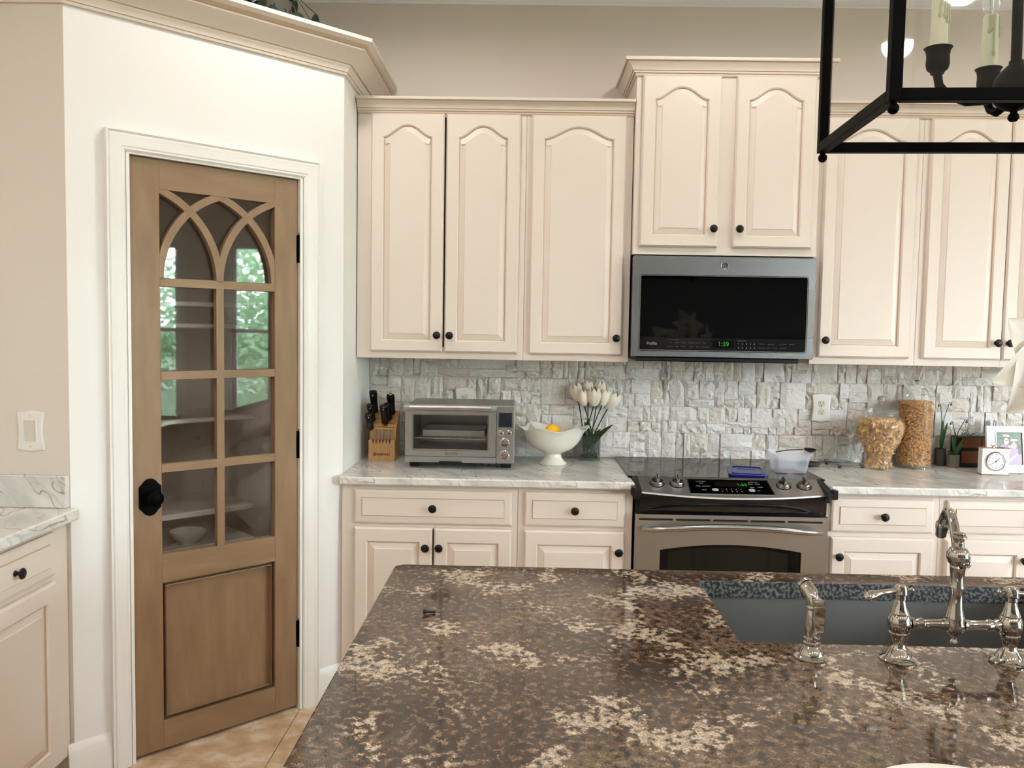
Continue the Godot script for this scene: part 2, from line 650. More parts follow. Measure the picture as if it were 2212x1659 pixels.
	for q in [["door wood upright", Vector3(4.0, 0.8, 4.0)], ["door wood lying", Vector3(0.8, 4.0, 0.8)]]:
		var m := mat(q[0], Color(1, 1, 1), 0.42)
		m.albedo_texture = wd
		tri_map(m, q[1], false)
	var bw := ntex(noise(52, 0.012, FastNoiseLite.TYPE_SIMPLEX_SMOOTH, 4, 20.0), 256, [[0.0, Color(0.65, 0.475, 0.29)], [0.5, Color(0.73, 0.56, 0.36)], [1.0, Color(0.79, 0.63, 0.43)]])
	var kb := mat("block wood", Color(1, 1, 1), 0.45)
	kb.albedo_texture = bw
	tri_map(kb, Vector3(30, 3, 10), false)
	# travertine
	var tv := ntex(noise(61, 0.008, FastNoiseLite.TYPE_SIMPLEX_SMOOTH, 6, 40.0), 1024, [[0.0, Color(0.70, 0.58, 0.45)], [0.4, Color(0.77, 0.66, 0.53)], [0.6, Color(0.81, 0.715, 0.59)], [0.72, Color(0.85, 0.775, 0.68)], [1.0, Color(0.90, 0.85, 0.78)]])
	var fl := mat("travertine", Color(1, 1, 1), 0.22)
	fl.albedo_texture = tv
	tri_map(fl, Vector3(0.9, 0.9, 0.9))
	mat("floor grout", Color(0.62, 0.52, 0.42), 0.9)
	# worktops
	var gr := mat("brown granite", Color(1, 1, 1), 0.07)
	gr.albedo_texture = granite()
	gr.uv1_scale = Vector3(1.0 / 1.9, 1.0 / 1.4, 1)
	gr.uv1_offset = Vector3(0.61, -1.325, 0)
	var ge := mat("raw granite edge", Color(1, 1, 1), 0.5)
	ge.albedo_texture = ntex(noise(71, 0.05, FastNoiseLite.TYPE_SIMPLEX_SMOOTH, 4), 512, [[0.0, Color(0.06, 0.06, 0.065)], [0.40, Color(0.15, 0.155, 0.16)], [0.55, Color(0.34, 0.35, 0.35)], [1.0, Color(0.56, 0.56, 0.54)]])
	tri_map(ge, Vector3(3.5, 3.5, 3.5))
	var qz := mat("pale quartzite", Color(1, 1, 1), 0.10)
	qz.albedo_texture = quartzite()
	tri_map(qz, Vector3(1.25, 0.8, 0.55))
	mat("bark", Color(0.20, 0.17, 0.14), 0.9)
	mat("lawn", Color(0.36, 0.36, 0.29), 0.9)
	var lf := mat("tree leaf", Color(0.60, 0.70, 0.57), 0.5)
	lf.backlight_enabled = true
	lf.backlight = Color(0.42, 0.52, 0.36)

# ------------------------------------------------------------------ lamps
var can_n := 0
func can_light(x: float, z: float, power: float) -> void:
	var places := ["over the aisle in front of the pantry", "over the aisle in front of the range", "over the aisle right of the range", "beside the left worktop", "beyond the right end of the island", "behind the island, first from the left wall", "behind the island, second from the left wall", "behind the island, third from the left wall", "behind the island, nearest the windows"]
	var t := thing("ceiling_lamp", "white recessed ceiling lamp " + places[can_n], "lamp", V(x, CH, z), 0.0, "recessed ceiling lamps")
	can_n += 1
	part("trim_ring", Geo.new().lathe([[0.078, 0.0], [0.078, -0.006], [0.092, -0.006], [0.100, -0.002], [0.100, 0.0]], 32), M["white trim paint"], t)
	var e: StandardMaterial3D = M.get("lamp glow")
	if e == null:
		e = mat("lamp glow", Color(1, 1, 1), 0.5)
		e.emission_enabled = true
		e.emission = Color(1.0, 0.98, 0.955)
		e.emission_energy_multiplier = 9.0
	part("lamp_disc", Geo.new().lathe([[0.0, -0.003], [0.078, -0.003]], 32), e, t)
	var l := SpotLight3D.new()
	l.name = "lamp_light"
	l.position = V(0, -0.012, 0)
	l.rotation.x = -PI / 2
	l.spot_angle = 87.0
	l.spot_angle_attenuation = 0.35
	l.spot_range = 14.0
	l.spot_attenuation = 2.0
	l.light_size = 0.075
	l.light_color = Color(1.0, 0.982, 0.966)
	l.light_energy = power
	l.shadow_enabled = true
	t.add_child(l)

# ------------------------------------------------------------------ the room
const CROWN := [[0.0, 0.0], [0.008, 0.0], [0.010, 0.010], [0.016, 0.012], [0.028, 0.022], [0.045, 0.042], [0.062, 0.055], [0.070, 0.060], [0.072, 0.070], [0.080, 0.072], [0.080, 0.079], [0.0, 0.079]]
const BASEBOARD := [[0.0, 0.0], [0.016, 0.0], [0.016, 0.095], [0.012, 0.103], [0.012, 0.115], [0.006, 0.128], [0.003, 0.135], [0.0, 0.135]]

func room() -> void:
	var wp: Material = M["greige wall paint"]
	struct("floor", Geo.new().box(V(-3.0, -0.12, -0.1), V(4.6, -0.008, 8.1)), M["floor grout"], "beige travertine floor around the island")
	var fl := get_node("floor")
	var s := 0.457
	for i in range(-7, 6):
		for j in range(0, 9):
			var x0 := i * s + 0.14
			var z0 := j * s + 0.23
			part("tile", Geo.new().box(V(x0 + 0.0015, -0.01, z0 + 0.0015), V(minf(x0 + s, 4.49) - 0.0015, 0.0, z0 + s - 0.0015), 0.001), M["travertine"], fl, 0)
	var rest := Geo.new()
	rest.box(V(-3.0, -0.009, 4.35), V(4.5, -0.0005, 8.0))
	rest.box(V(2.89, -0.009, 0.0), V(4.5, -0.0005, 4.34))
	part("far_tiles", rest, M["travertine"], fl)
	struct("ceiling", Geo.new().box(V(-3.0, CH, -0.1), V(4.6, CH + 0.12, 8.1)), M["ceiling paint"], "white ceiling above the kitchen")
	struct("wall_back", Geo.new().box(V(-3.0, 0, -0.12), V(4.6, CH, 0.0)), wp, "greige back wall behind the cabinets")
	struct("wall_left", Geo.new().box(V(-3.02, 0, 0.0), V(-2.9, CH, 8.1)), wp, "greige left wall behind the left worktop")
	struct("wall_rear", Geo.new().box(V(-3.0, 0, 8.0), V(4.6, CH, 8.12)), M["slate wall paint"], "slate grey wall at the far end of the room")
	# right wall with three tall windows
	var g := Geo.new()
	var zs := [[2.02, 3.10], [3.70, 4.78], [5.40, 6.48]]
	var z := 0.0
	for q in zs:
		g.box(V(4.5, 0, z), V(4.62, CH, q[0]))
		g.box(V(4.5, 0, q[0]), V(4.62, 0.62, q[1]))
		g.box(V(4.5, 2.40, q[0]), V(4.62, CH, q[1]))
		z = q[1]
	g.box(V(4.5, 0, z), V(4.62, CH, 8.0))
	struct("wall_right", g, wp, "greige right wall with tall windows")
	for q in zs:
		var w := Geo.new()
		for e in [[0.62, 0.67], [2.35, 2.40], [1.42, 1.46]]:
			w.box(V(4.53, e[0], q[0]), V(4.58, e[1], q[1]), 0.004)
		for e in [q[0], q[1] - 0.045]:
			w.box(V(4.53, 0.67, e), V(4.58, 2.35, e + 0.045), 0.004)
		var o := struct("window_1" if q[0] < 3 else ("window_2" if q[0] < 5 else "window_3"), w, M["white trim paint"], "tall white double-hung window in the right wall")
		for e in [[0.67, 1.42], [1.46, 2.35]]:
			part("pane", Geo.new().box(V(4.552, e[0], q[0] + 0.045), V(4.555, e[1], q[1] - 0.045)), M["window glass"], o)
		var c := Geo.new()
		c.box(V(4.478, 0.53, q[0] - 0.085), V(4.499, 0.62, q[1] + 0.085), 0.004)
		c.box(V(4.478, 2.40, q[0] - 0.085), V(4.499, 2.485, q[1] + 0.085), 0.004)
		c.box(V(4.478, 0.62, q[0] - 0.085), V(4.499, 2.40, q[0]), 0.004)
		c.box(V(4.478, 0.62, q[1]), V(4.499, 2.40, q[1] + 0.085), 0.004)
		part("casing", c, M["white trim paint"], o)
	# crown moulding where wall and ceiling meet
	var cr: Array = CROWN
	struct("trim_1", Geo.new().sweep(cr, [V(-2.9, 2.981, 7.99), V(-2.9, 2.981, 0.0), V(4.5, 2.981, 0.0), V(4.5, 2.981, 7.99)], Vector3.UP), M["ceiling paint"], "white crown moulding under the ceiling")
	struct("baseboard_right", Geo.new().sweep(BASEBOARD, [V(1.56, 0, 0.0), V(4.5, 0, 0.0), V(4.5, 0, 8.0)]), M["white trim paint"], "white baseboard along the right wall")

func outside() -> void:
	struct("ground", Geo.new().box(V(4.7, -0.5, -12), V(40, -0.25, 22)), M["lawn"], "green lawn outside the windows")
	var r := RandomNumberGenerator.new()
	r.seed = 3
	var leaf := Geo.new()
	leaf.quad(V(0, 0, 0), V(0.5, 0.06, 0.3), V(1, 0, 0), V(0.5, 0.06, -0.3))
	var lm := leaf.mesh(0)
	var spots := [[9.0, 1.6, 2.6], [10.0, 4.0, 3.0], [9.4, 6.6, 2.7], [12.5, 0.2, 3.6], [13.0, 5.2, 3.8], [12.6, 9.5, 3.6], [10.5, -2.0, 3.0]]
	var ll := ["leafy tree outside opposite the first window", "leafy tree outside between the first two windows", "leafy tree outside opposite the middle window", "taller leafy tree behind the lawn near the back wall", "taller leafy tree behind the lawn in the middle", "taller leafy tree behind the lawn at the far end", "leafy tree outside past the back corner"]
	for i in spots.size():
		var q: Array = spots[i]
		var t := thing("tree", ll[i], "tree", V(q[0], -0.25, q[1]), 0.0, "trees outside the windows")
		part("trunk", Geo.new().tube([V(0, 0, 0), V(0.05, q[2] * 0.4, 0.03), V(-0.03, q[2] * 0.8, 0)], [0.14, 0.10, 0.06], 8), M["bark"], t)
		var mm := MultiMesh.new()
		mm.transform_format = MultiMesh.TRANSFORM_3D
		mm.mesh = lm
		var n := 4200
		mm.instance_count = n
		for k in n:
			var d := Vector3(r.randfn(), r.randfn(), r.randfn()).normalized() * pow(r.randf(), 0.4)
			var p := V(d.x * 1.6, q[2] * 0.62 + d.y * q[2] * 0.62, d.z * 1.6)
			var b := Basis.from_euler(V(r.randf_range(-1, 1), r.randf() * TAU, r.randf_range(-0.7, 0.7))).scaled(Vector3.ONE * r.randf_range(0.10, 0.20))
			mm.set_instance_transform(k, Transform3D(b, p))
		var mi := MultiMeshInstance3D.new()
		mi.name = "crown"
		mi.multimesh = mm
		mi.material_override = M["tree leaf"]
		mi.set_meta("kind", "stuff")
		t.add_child(mi, true)

# ------------------------------------------------------------------ pantry
const PCROWN := [[0.0, 0.0], [0.010, 0.0], [0.013, 0.008], [0.016, 0.010], [0.020, 0.022], [0.026, 0.030], [0.026, 0.036], [0.032, 0.038], [0.044, 0.052], [0.066, 0.072], [0.088, 0.084], [0.088, 0.090], [0.094, 0.092], [0.100, 0.102], [0.118, 0.112], [0.118, 0.126], [0.0, 0.126]]

func dg(g: Geo) -> Geo:
	g.t = Transform3D(Basis(Vector3.UP, PI / 4), V(XL, 0, ZL))
	return g

func pantry() -> void:
	var wm: Material = M["white wall paint"]
	# diagonal wall with the door opening; local x runs to the right along the wall, z comes out of it
	var g := Geo.new()
	g.box(V(0, 0, -0.115), V(0.185, 2.52, 0))
	g.box(V(0.832, 0, -0.115), V(1.02, 2.52, 0))
	g.box(V(0.185, 2.072, -0.115), V(0.832, 2.52, 0))
	var piv := V(XL, 0, ZL)
	struct("wall_pantry_front", g, wm, "white diagonal pantry wall around the wooden door", piv, PI / 4)
	struct("wall_pantry_right", Geo.new().box(V(XA - 0.115, 0, 0), V(XA, 2.52, ZB - 0.002)), wm, "white side wall of the pantry beside the cabinets")
	struct("wall_pantry_left", Geo.new().box(V(-2.9, 0, ZL - 0.115), V(XL + 0.001, 2.52, ZL)), M["greige wall paint"], "beige pantry wall with the light switch")
	var top := Geo.new()
	top.slab(PackedVector2Array([Vector2(-2.9, -ZL), Vector2(XL, -ZL), Vector2(XA, -ZB), Vector2(XA, 0), Vector2(-2.9, 0)]), 0, 0.03)
	var rt := Geo.new().add(top, Transform3D(Basis(Vector3.RIGHT, -PI / 2), V(0, 2.52, 0)))
	struct("pantry_ceiling", rt, wm, "flat white top of the pantry")
	var led := Geo.new()
	led.slab(PackedVector2Array([Vector2(-2.9, -ZL - 0.1), Vector2(XL + 0.04, -ZL - 0.1), Vector2(XA + 0.1, -ZB - 0.04), Vector2(XA + 0.1, -0.01), Vector2(-2.9, -0.01)]), 0, 0.012)
	struct("trim_2", Geo.new().add(led, Transform3D(Basis(Vector3.RIGHT, -PI / 2), V(0, 2.603, 0))), M["cream paint"], "cream deck board on top of the pantry")
	glazed_crown("trim_3", PCROWN, [V(-2.9, 2.490, ZL), V(XL, 2.490, ZL), V(XA, 2.490, ZB), V(XA, 2.490, 0.0)], [2, 6, 11, 12], "wide cream crown moulding around the pantry top")
	# door casing
	var cas := [[0.0, 0.0], [0.0, 0.010], [0.006, 0.015], [0.012, 0.014], [0.016, 0.017], [0.040, 0.020], [0.046, 0.024], [0.052, 0.024], [0.055, 0.020], [0.060, 0.026], [0.064, 0.026], [0.064, 0.0]]
	cas.reverse()
	# profile [out, up]: out runs away from the opening, up out of the wall
	var cg := Geo.new()
	cg.sweep(cas, [V(0.837, 0, 0), V(0.837, 2.068, 0), V(0.180, 2.068, 0), V(0.180, 0, 0)], V(0, 0, 1))
	struct("trim_4", cg, M["white trim paint"], "white moulded casing around the pantry door", piv, PI / 4)
	var jb := Geo.new()
	jb.box(V(0.183, 0, -0.115), V(0.1935, 2.070, 0.008))
	jb.box(V(0.8235, 0, -0.115), V(0.834, 2.070, 0.008))
	jb.box(V(0.1935, 2.0615, -0.115), V(0.8235, 2.072, 0.008))
	struct("trim_5", jb, M["white trim paint"], "white door jamb lining the pantry opening", piv, PI / 4)
	var bb := Geo.new()
	bb.sweep(BASEBOARD, [V(-0.02, 0, 0.0), V(0.115, 0, 0.0)], Vector3.UP)
	bb.sweep(BASEBOARD, [V(0.902, 0, 0.0), V(1.02, 0, 0.0)], Vector3.UP)
	struct("baseboard_pantry", bb, M["white trim paint"], "white moulded baseboard of the pantry wall", piv, PI / 4)
	pantry_door()
	# deep shelves and a bowl inside
	for i in 3:
		var y: float = [0.59, 0.735, 1.122][i]
		single("pantry_shelf", Geo.new().box(V(0.09, y - (0.024 if i == 1 else 0.02), -0.88), V(0.885, y, -0.48), 0.004), M["cream paint"], ["lowest pantry shelf behind the glass, carrying a bowl", "middle pantry shelf behind the glass, just above the bowl", "upper pantry shelf behind the glass, level with the worktop"][i], "shelf", piv, PI / 4, "pantry shelves")
	for i in 2:
		var y: float = [1.51, 1.60][i]
		single("pantry_shelf", Geo.new().box(V(0.09, y - 0.02, -0.88), V(0.885, y, -0.52), 0.004), M["cream paint"], ["pantry shelf behind the panes under the arches, lower of a close pair", "pantry shelf behind the panes under the arches, upper of a close pair"][i], "shelf", piv, PI / 4, "pantry shelves")
	single("bowl", Geo.new().lathe([[0, 0], [0.035, 0], [0.038, 0.01], [0.06, 0.028], [0.075, 0.055], [0.073, 0.055], [0.056, 0.03], [0.03, 0.014], [0, 0.012]], 28), M["china"], "white bowl on the lowest shelf inside the dark pantry", "bowl", piv + Basis(Vector3.UP, PI / 4) * V(0.615, 0.5905, -0.54))

func pantry_door() -> void:
	var piv := V(XL, 0, ZL)
	var t := Node3D.new()
	t.name = "door_1"
	t.position = piv + Basis(Vector3.UP, PI / 4) * V(0.195, 0.012, -0.008)
	t.rotation.y = PI / 4
	t.set_meta("kind", "structure")
	t.set_meta("label", "brown wooden pantry door with gothic glazed arches over a solid panel")
	add_child(t)
	var W := 0.627
	var H := 2.047
	var wu: Material = M["door wood upright"]
	var wl: Material = M["door wood lying"]
	var th := 0.035
	# door-local heights: subtract 0.012
	var gx0 := 0.102
	var gx1 := 0.530
	var gy0 := 0.690
	var gy1 := 1.948
	part("stile", Geo.new().box(V(0, 0, -th), V(gx0, H, 0), 0.002), wu, t)
	part("stile", Geo.new().box(V(gx1, 0, -th), V(W, H, 0), 0.002), wu, t)
	part("rail", Geo.new().box(V(gx0 - 0.001, gy1, -th), V(gx1 + 0.001, H, -0.0003), 0.001), wl, t)
	part("rail", Geo.new().box(V(gx0 - 0.001, 0.594, -th), V(gx1 + 0.001, gy0, -0.0003), 0.001), wl, t)
	part("rail", Geo.new().box(V(gx0 - 0.001, 0, -th), V(gx1 + 0.001, 0.100, -0.0003), 0.001), wl, t)
	# solid lower panel in a deep groove
	var pn := Geo.new()
	pn.box(V(gx0, 0.100, -th + 0.002), V(gx1, 0.594, -0.027))
	part("panel_back", pn, wu, t)
	var pf := Geo.new()
	pf.slab(Geo.rrect(gx0 + 0.011, 0.111, gx1 - 0.011, 0.583, 0.001, 1), -0.0268, -0.003, 0.003)
	part("panel", pf, wu, t)
	# glazing bars
	var m := 0.316
	var bz0 := -0.024
	var bz1 := -0.0012
	for y in [[1.621, 1.651], [1.302, 1.331], [0.980, 1.010]]:
		part("glazing_bar", Geo.new().box(V(gx0, y[0], bz0), V(gx1, y[1], bz1), 0.001), wl, t)
	part("glazing_bar", Geo.new().box(V(m - 0.0145, gy0, bz0), V(m + 0.0145, 1.645, bz1 - 0.0002), 0.001), wu, t)
	# four interlaced arcs
	var hw := (gx1 - gx0) / 2
	var y0 := 1.645
	var dy := gy1 - y0
	var R := (hw * hw + dy * dy) / (2 * hw)
	var k := 0
	for q in [[gx0, 1], [m, -1], [m, 1], [gx1, -1]]:
		var g := Geo.new()
		var a1 := asin(dy / R)
		var inn := []
		var ou := []
		for i in 17:
			var a := (a1 + 0.09) * i / 16.0
			var zo := bz1 - 0.0004 * (k % 2)
			for side in [0, 1]:
				var rr := R + (0.013 if side else -0.013)
				var x: float = q[0] + q[1] * (R - rr * cos(a))
				var y := y0 + rr * sin(a)
				var p := Vector3(clampf(x, gx0 - 0.001, gx1 + 0.001), minf(y, gy1 + 0.001), zo)
				if side:
					ou.append(p)
				else:
					inn.append(p)
		var dz := V(0, 0, bz0 - bz1)
		for i in 16:
			var c: Vector3 = (inn[i] + ou[i] + inn[i + 1] + ou[i + 1]) / 4 + dz * 0.5
			g.out(inn[i], ou[i], ou[i + 1], c)
			g.out(inn[i], ou[i + 1], inn[i + 1], c)
			for s in [inn, ou]:
				g.out(s[i], s[i + 1], s[i + 1] + dz, c)
				g.out(s[i], s[i + 1] + dz, s[i] + dz, c)
		part("arched_bar", g, wu, t)
		k += 1
	# one sheet of glass behind each pair of bars: eight lower panes and the arched head
	for y in [[gy0, 0.995], [0.995, 1.316], [1.316, 1.636]]:
		for x in [[gx0, m], [m, gx1]]:
			part("pane", Geo.new().box(V(x[0] + 0.0005, y[0] + 0.0005, -0.029), V(x[1] - 0.0005, y[1] - 0.0005, -0.026)), M["door glass"], t)
	part("pane", Geo.new().box(V(gx0, 1.6365, -0.029), V(gx1, gy1, -0.026)), M["door glass"], t)
	# knob on an oval plate with notched sides
	var pl := PackedVector2Array()
	for i in 48:
		var a := TAU * i / 48
		var rx := 0.037
		var ry := 0.064
		var x := rx * clampf(cos(a) * 1.18, -1, 1)
		var y := ry * sin(a)
		if absf(y) > 0.040:
			x = rx * 0.80 * cos(a) / maxf(0.35, sqrt(1 - 0.390625)) 
		pl.append(Vector2(x, y))
	var kb := t
	var pg := Geo.new()
	pg.t = Transform3D(Basis(), V(0.060, 0.902, 0))
	pg.slab(pl, 0, 0.010, 0.004)
	part("knob_plate", pg, M["black iron"], kb)
	var kg := Geo.new()
	kg.t = Transform3D(Basis(Vector3.RIGHT, PI / 2), V(0.060, 0.902, 0.010))
	kg.lathe([[0.018, 0], [0.014, 0.006], [0.011, 0.016], [0.013, 0.024], [0.022, 0.030], [0.027, 0.038], [0.027, 0.044], [0.021, 0.052], [0.010, 0.056], [0, 0.057]], 28)
	part("knob", kg, M["black iron"], kb)
	part("latch_plate", Geo.new().box(V(-0.004, 0.868, -0.028), V(-0.0002, 0.936, -0.002)), M["black iron"], kb)
	for y in [1.735, 0.984, 0.237]:
		var hg := Geo.new()
		hg.tube([V(W + 0.004, y, 0.005), V(W + 0.004, y + 0.105, 0.005)], 0.0065, 10)
		hg.ball(V(W + 0.004, y + 0.109, 0.005), V(0.0045, 0.006, 0.0045), 8, 6)
		hg.box(V(W - 0.006, y, -0.001), V(W + 0.0035, y + 0.105, 0.002))
		part("hinge", hg, M["black iron"], kb)

# ------------------------------------------------------------------ cabinets
func outline(x0: float, y0: float, x1: float, y1: float, arch: float) -> PackedVector2Array:
	var o := PackedVector2Array([Vector2(x0, y0), Vector2(x1, y0)])
	if arch <= 0.0:
		o.append(Vector2(x1, y1))
		o.append(Vector2(x0, y1))
		return o
	var n := 28
	for i in n + 1:
		var tt := 1.0 - 2.0 * i / n
		o.append(Vector2((x0 + x1) / 2 + tt * (x1 - x0) / 2, y1 + arch * 0.5 * (1 + cos(PI * pow(absf(tt), 1.15)))))
	return o

func knob(par: Node3D, x: float, y: float, z: float) -> void:
	var g := Geo.new()
	g.t = Transform3D(Basis(Vector3.RIGHT, PI / 2), V(x, y, z))
	g.lathe([[0.009, 0], [0.008, 0.003], [0.0055, 0.006], [0.0055, 0.013], [0.010, 0.016], [0.0155, 0.019], [0.0165, 0.022], [0.015, 0.025], [0.011, 0.0265], [0.0105, 0.0255], [0.006, 0.027], [0, 0.0275]], 24)
	part("knob", g, M["bronze black"], par)

func door_leaf(par: Node3D, x: float, y: float, w: float, h: float, arch: float, kx: float, ky: float) -> MeshInstance3D:
	# frame with a moulded opening, and a raised panel in it; glaze lies in the groove
	var st := 0.050
	var top := 0.097 if arch > 0.0 else 0.055
	var p0 := outline(st, 0.047, w - st, h - top, arch)
	var p1 := Geo.inset(p0, 0.005)
	var p2 := Geo.inset(p0, 0.0075)
	var p3 := Geo.inset(p0, 0.030)
	var p4 := Geo.inset(p0, 0.032)
	var e := 0.007
	var F := 0.020
	var g := Geo.new()
	var ar := PackedVector2Array([Vector2(0, 0), Vector2(w, 0), Vector2(w, h), Vector2(0, h)])
	var br := Geo.inset(ar, 0.003)
	var cr := Geo.inset(ar, e)
	g.ring(ar, 0, ar, 0.011)
	g.ring(ar, 0.011, br, 0.0155)
	g.ring(br, 0.0155, cr, F)
	g.cap(ar, 0, true)
	var x0 := p0[0].x
	var x1 := p0[1].x
	var yb := p0[0].y
	var q := func(a: float, b: float, c: float, d: float) -> void:
		g.quad(V(a, b, F), V(c, b, F), V(c, d, F), V(a, d, F))
	q.call(e, e, x0, h - e)
	q.call(x1, e, w - e, h - e)
	q.call(x0, e, x1, yb)
	for i in range(2, p0.size() - 1):
		var a := p0[i]
		var b := p0[i + 1]
		g.quad(V(b.x, b.y, F), V(a.x, a.y, F), V(a.x, h - e, F), V(b.x, h - e, F))
	g.ring(p0, F, p1, 0.0145)
	var gl := Geo.new()
	gl.ring(p1, 0.0145, p2, 0.0095)
	var d := part2("door", g, M["cream paint"], gl, M["brown glaze"], par, 30)
	d.position = V(x, y, 0.0005)
	var pg := Geo.new()
	pg.ring(p2, 0.0095, p3, 0.0165)
	pg.ring(p3, 0.0165, p4, 0.0185)
	pg.cap(p4, 0.0185)
	part("panel", pg, M["cream paint"], d, 20)
	knob(d, kx, ky, F)
	return d

func drawer_front(par: Node3D, x: float, y: float, w: float, h: float, nk := 1) -> void:
	var ar := PackedVector2Array([Vector2(0, 0), Vector2(w, 0), Vector2(w, h), Vector2(0, h)])
	var b := Geo.inset(ar, 0.004)
	var c := Geo.inset(ar, 0.007)
	var m := Geo.inset(ar, 0.030)
	var n := Geo.inset(ar, 0.033)
	var g := Geo.new()
	g.ring(ar, 0, ar, 0.010)
	g.ring(ar, 0.010, b, 0.013)
	g.ring(b, 0.013, c, 0.0145)
	g.ring(c, 0.0145, m, 0.0165)
	g.cap(n, 0.0205)
	g.cap(ar, 0, true)
	var gl := Geo.new()
	gl.ring(m, 0.0165, n, 0.0205)
	var d := part2("drawer", g, M["cream paint"], gl, M["brown glaze"], par, 20)
	d.position = V(x, y, 0.0005)
	knob(d, w / 2, h / 2, 0.0205)

func carcass(par: Node3D, w: float, h: float, dep: float, y0 := 0.0, slot := []) -> void:
	var g := Geo.new()
	if slot.is_empty():
		g.box(V(0, y0, -dep), V(w, h, 0), 0.0012)
	else:   # open between two doors that meet: [x0, x1, y0, y1]
		g.box(V(0, y0, -dep), V(slot[0], h, 0), 0.001)
		g.box(V(slot[1], y0, -dep), V(w, h, 0), 0.001)
		g.box(V(slot[0], y0, -dep), V(slot[1], slot[2], -0.0005))
		g.box(V(slot[0], slot[3], -dep), V(slot[1], h, -0.0005))
		g.box(V(slot[0], slot[2], -dep), V(slot[1], slot[3], -dep + 0.02))
	part("body", g, M["cream paint"], par, 0)

const CABCROWN := [[0.0, 0.0], [0.006, 0.0], [0.008, 0.006], [0.008, 0.010], [0.014, 0.012], [0.016, 0.018], [0.020, 0.020], [0.022, 0.026], [0.030, 0.036], [0.042, 0.046], [0.050, 0.049], [0.052, 0.052], [0.052, 0.060], [0.0, 0.060]]

func glazed_crown(nm: String, prof: Array, path: Array, glaze: Array, label: String) -> void:   # brown glaze has settled in the quirks of the moulding
	var o := struct(nm, Geo.new().sweep(prof, path, Vector3.UP, false, glaze), M["cream paint"], label)
	Geo.new().sweep(prof, path, Vector3.UP, false, [], glaze).surface(o.mesh, 35.0)
	o.set_surface_override_material(1, M["brown glaze"])

func wall_cabinets() -> void:
	var z := 0.33
	var grp := "wall cabinets"
	var a := thing("wall_cabinet", "tall cream double-door wall cabinet beside the pantry, above the toaster oven", "cabinet", V(-1.5495, 1.376, z), 0, grp)
	carcass(a, 0.7145, 1.045, z - 0.004, 0.0, [0.367, 0.379, 0.05, 1.02])
	door_leaf(a, 0.059, 0.029, 0.310, 1.002, 0.050, 0.288, 0.072)
	door_leaf(a, 0.377, 0.029, 0.312, 1.002, 0.050, 0.024, 0.072)
	var b := thing("wall_cabinet", "tall cream single-door wall cabinet between the double cabinet and the microwave", "cabinet", V(-0.834, 1.376, z), 0, grp)
	carcass(b, 0.449, 1.045, z - 0.004)
	door_leaf(b, 0.022, 0.028, 0.397, 1.003, 0.050, 0.371, 0.073)
	var c := thing("wall_cabinet", "short raised cream cabinet with two arched doors over the microwave", "cabinet", V(-0.3815, 1.831, 0.37), 0, grp)
	carcass(c, 0.764, 0.735, 0.366)
	door_leaf(c, 0.0245, 0.032, 0.325, 0.703, 0.050, 0.303, 0.075)
	door_leaf(c, 0.411, 0.032, 0.328, 0.703, 0.050, 0.024, 0.075)
	var d := thing("wall_cabinet", "tall cream wall cabinet right of the microwave, above the pasta jars", "cabinet", V(0.3845, 1.382, z), 0, grp)
	carcass(d, 0.444, 1.045, z - 0.004)
	door_leaf(d, 0.030, 0.030, 0.387, 1.002, 0.050, 0.024, 0.072)
	var e := thing("wall_cabinet", "tall cream double wall cabinet at the right edge, above the clock", "cabinet", V(0.8295, 1.382, z), 0, grp)
	carcass(e, 0.72, 1.045, z - 0.004, 0.0, [0.3545, 0.3605, 0.05, 1.02])
	door_leaf(e, 0.025, 0.030, 0.331, 1.002, 0.050, 0.305, 0.072)
	door_leaf(e, 0.359, 0.030, 0.331, 1.002, 0.050, 0.021, 0.072)
	glazed_crown("trim_6", CABCROWN, [V(-1.5485, 2.408, z), V(-0.3845, 2.408, z)], [1, 3, 5, 9], "cream crown moulding on the left wall cabinets")
	glazed_crown("trim_7", CABCROWN, [V(0.3865, 2.414, z), V(1.5495, 2.414, z), V(1.5495, 2.414, 0.004)], [1, 3, 5, 9], "cream crown moulding on the right wall cabinets")
	var mc := []
	for q in CABCROWN:
		mc.append([q[0], q[1] * 1.12])
	glazed_crown("trim_8", mc, [V(-0.3815, 2.562, 0.004), V(-0.3815, 2.562, 0.37), V(0.3825, 2.562, 0.37), V(0.3825, 2.562, 0.004)], [1, 3, 5, 9], "cream crown moulding on the raised cabinet over the microwave")

func toe(par: Node3D, w: float, dep: float) -> void:
	part("toe_kick", Geo.new().box(V(0, 0.0, -dep), V(w, 0.099, -0.075)), M["cream paint"], par)

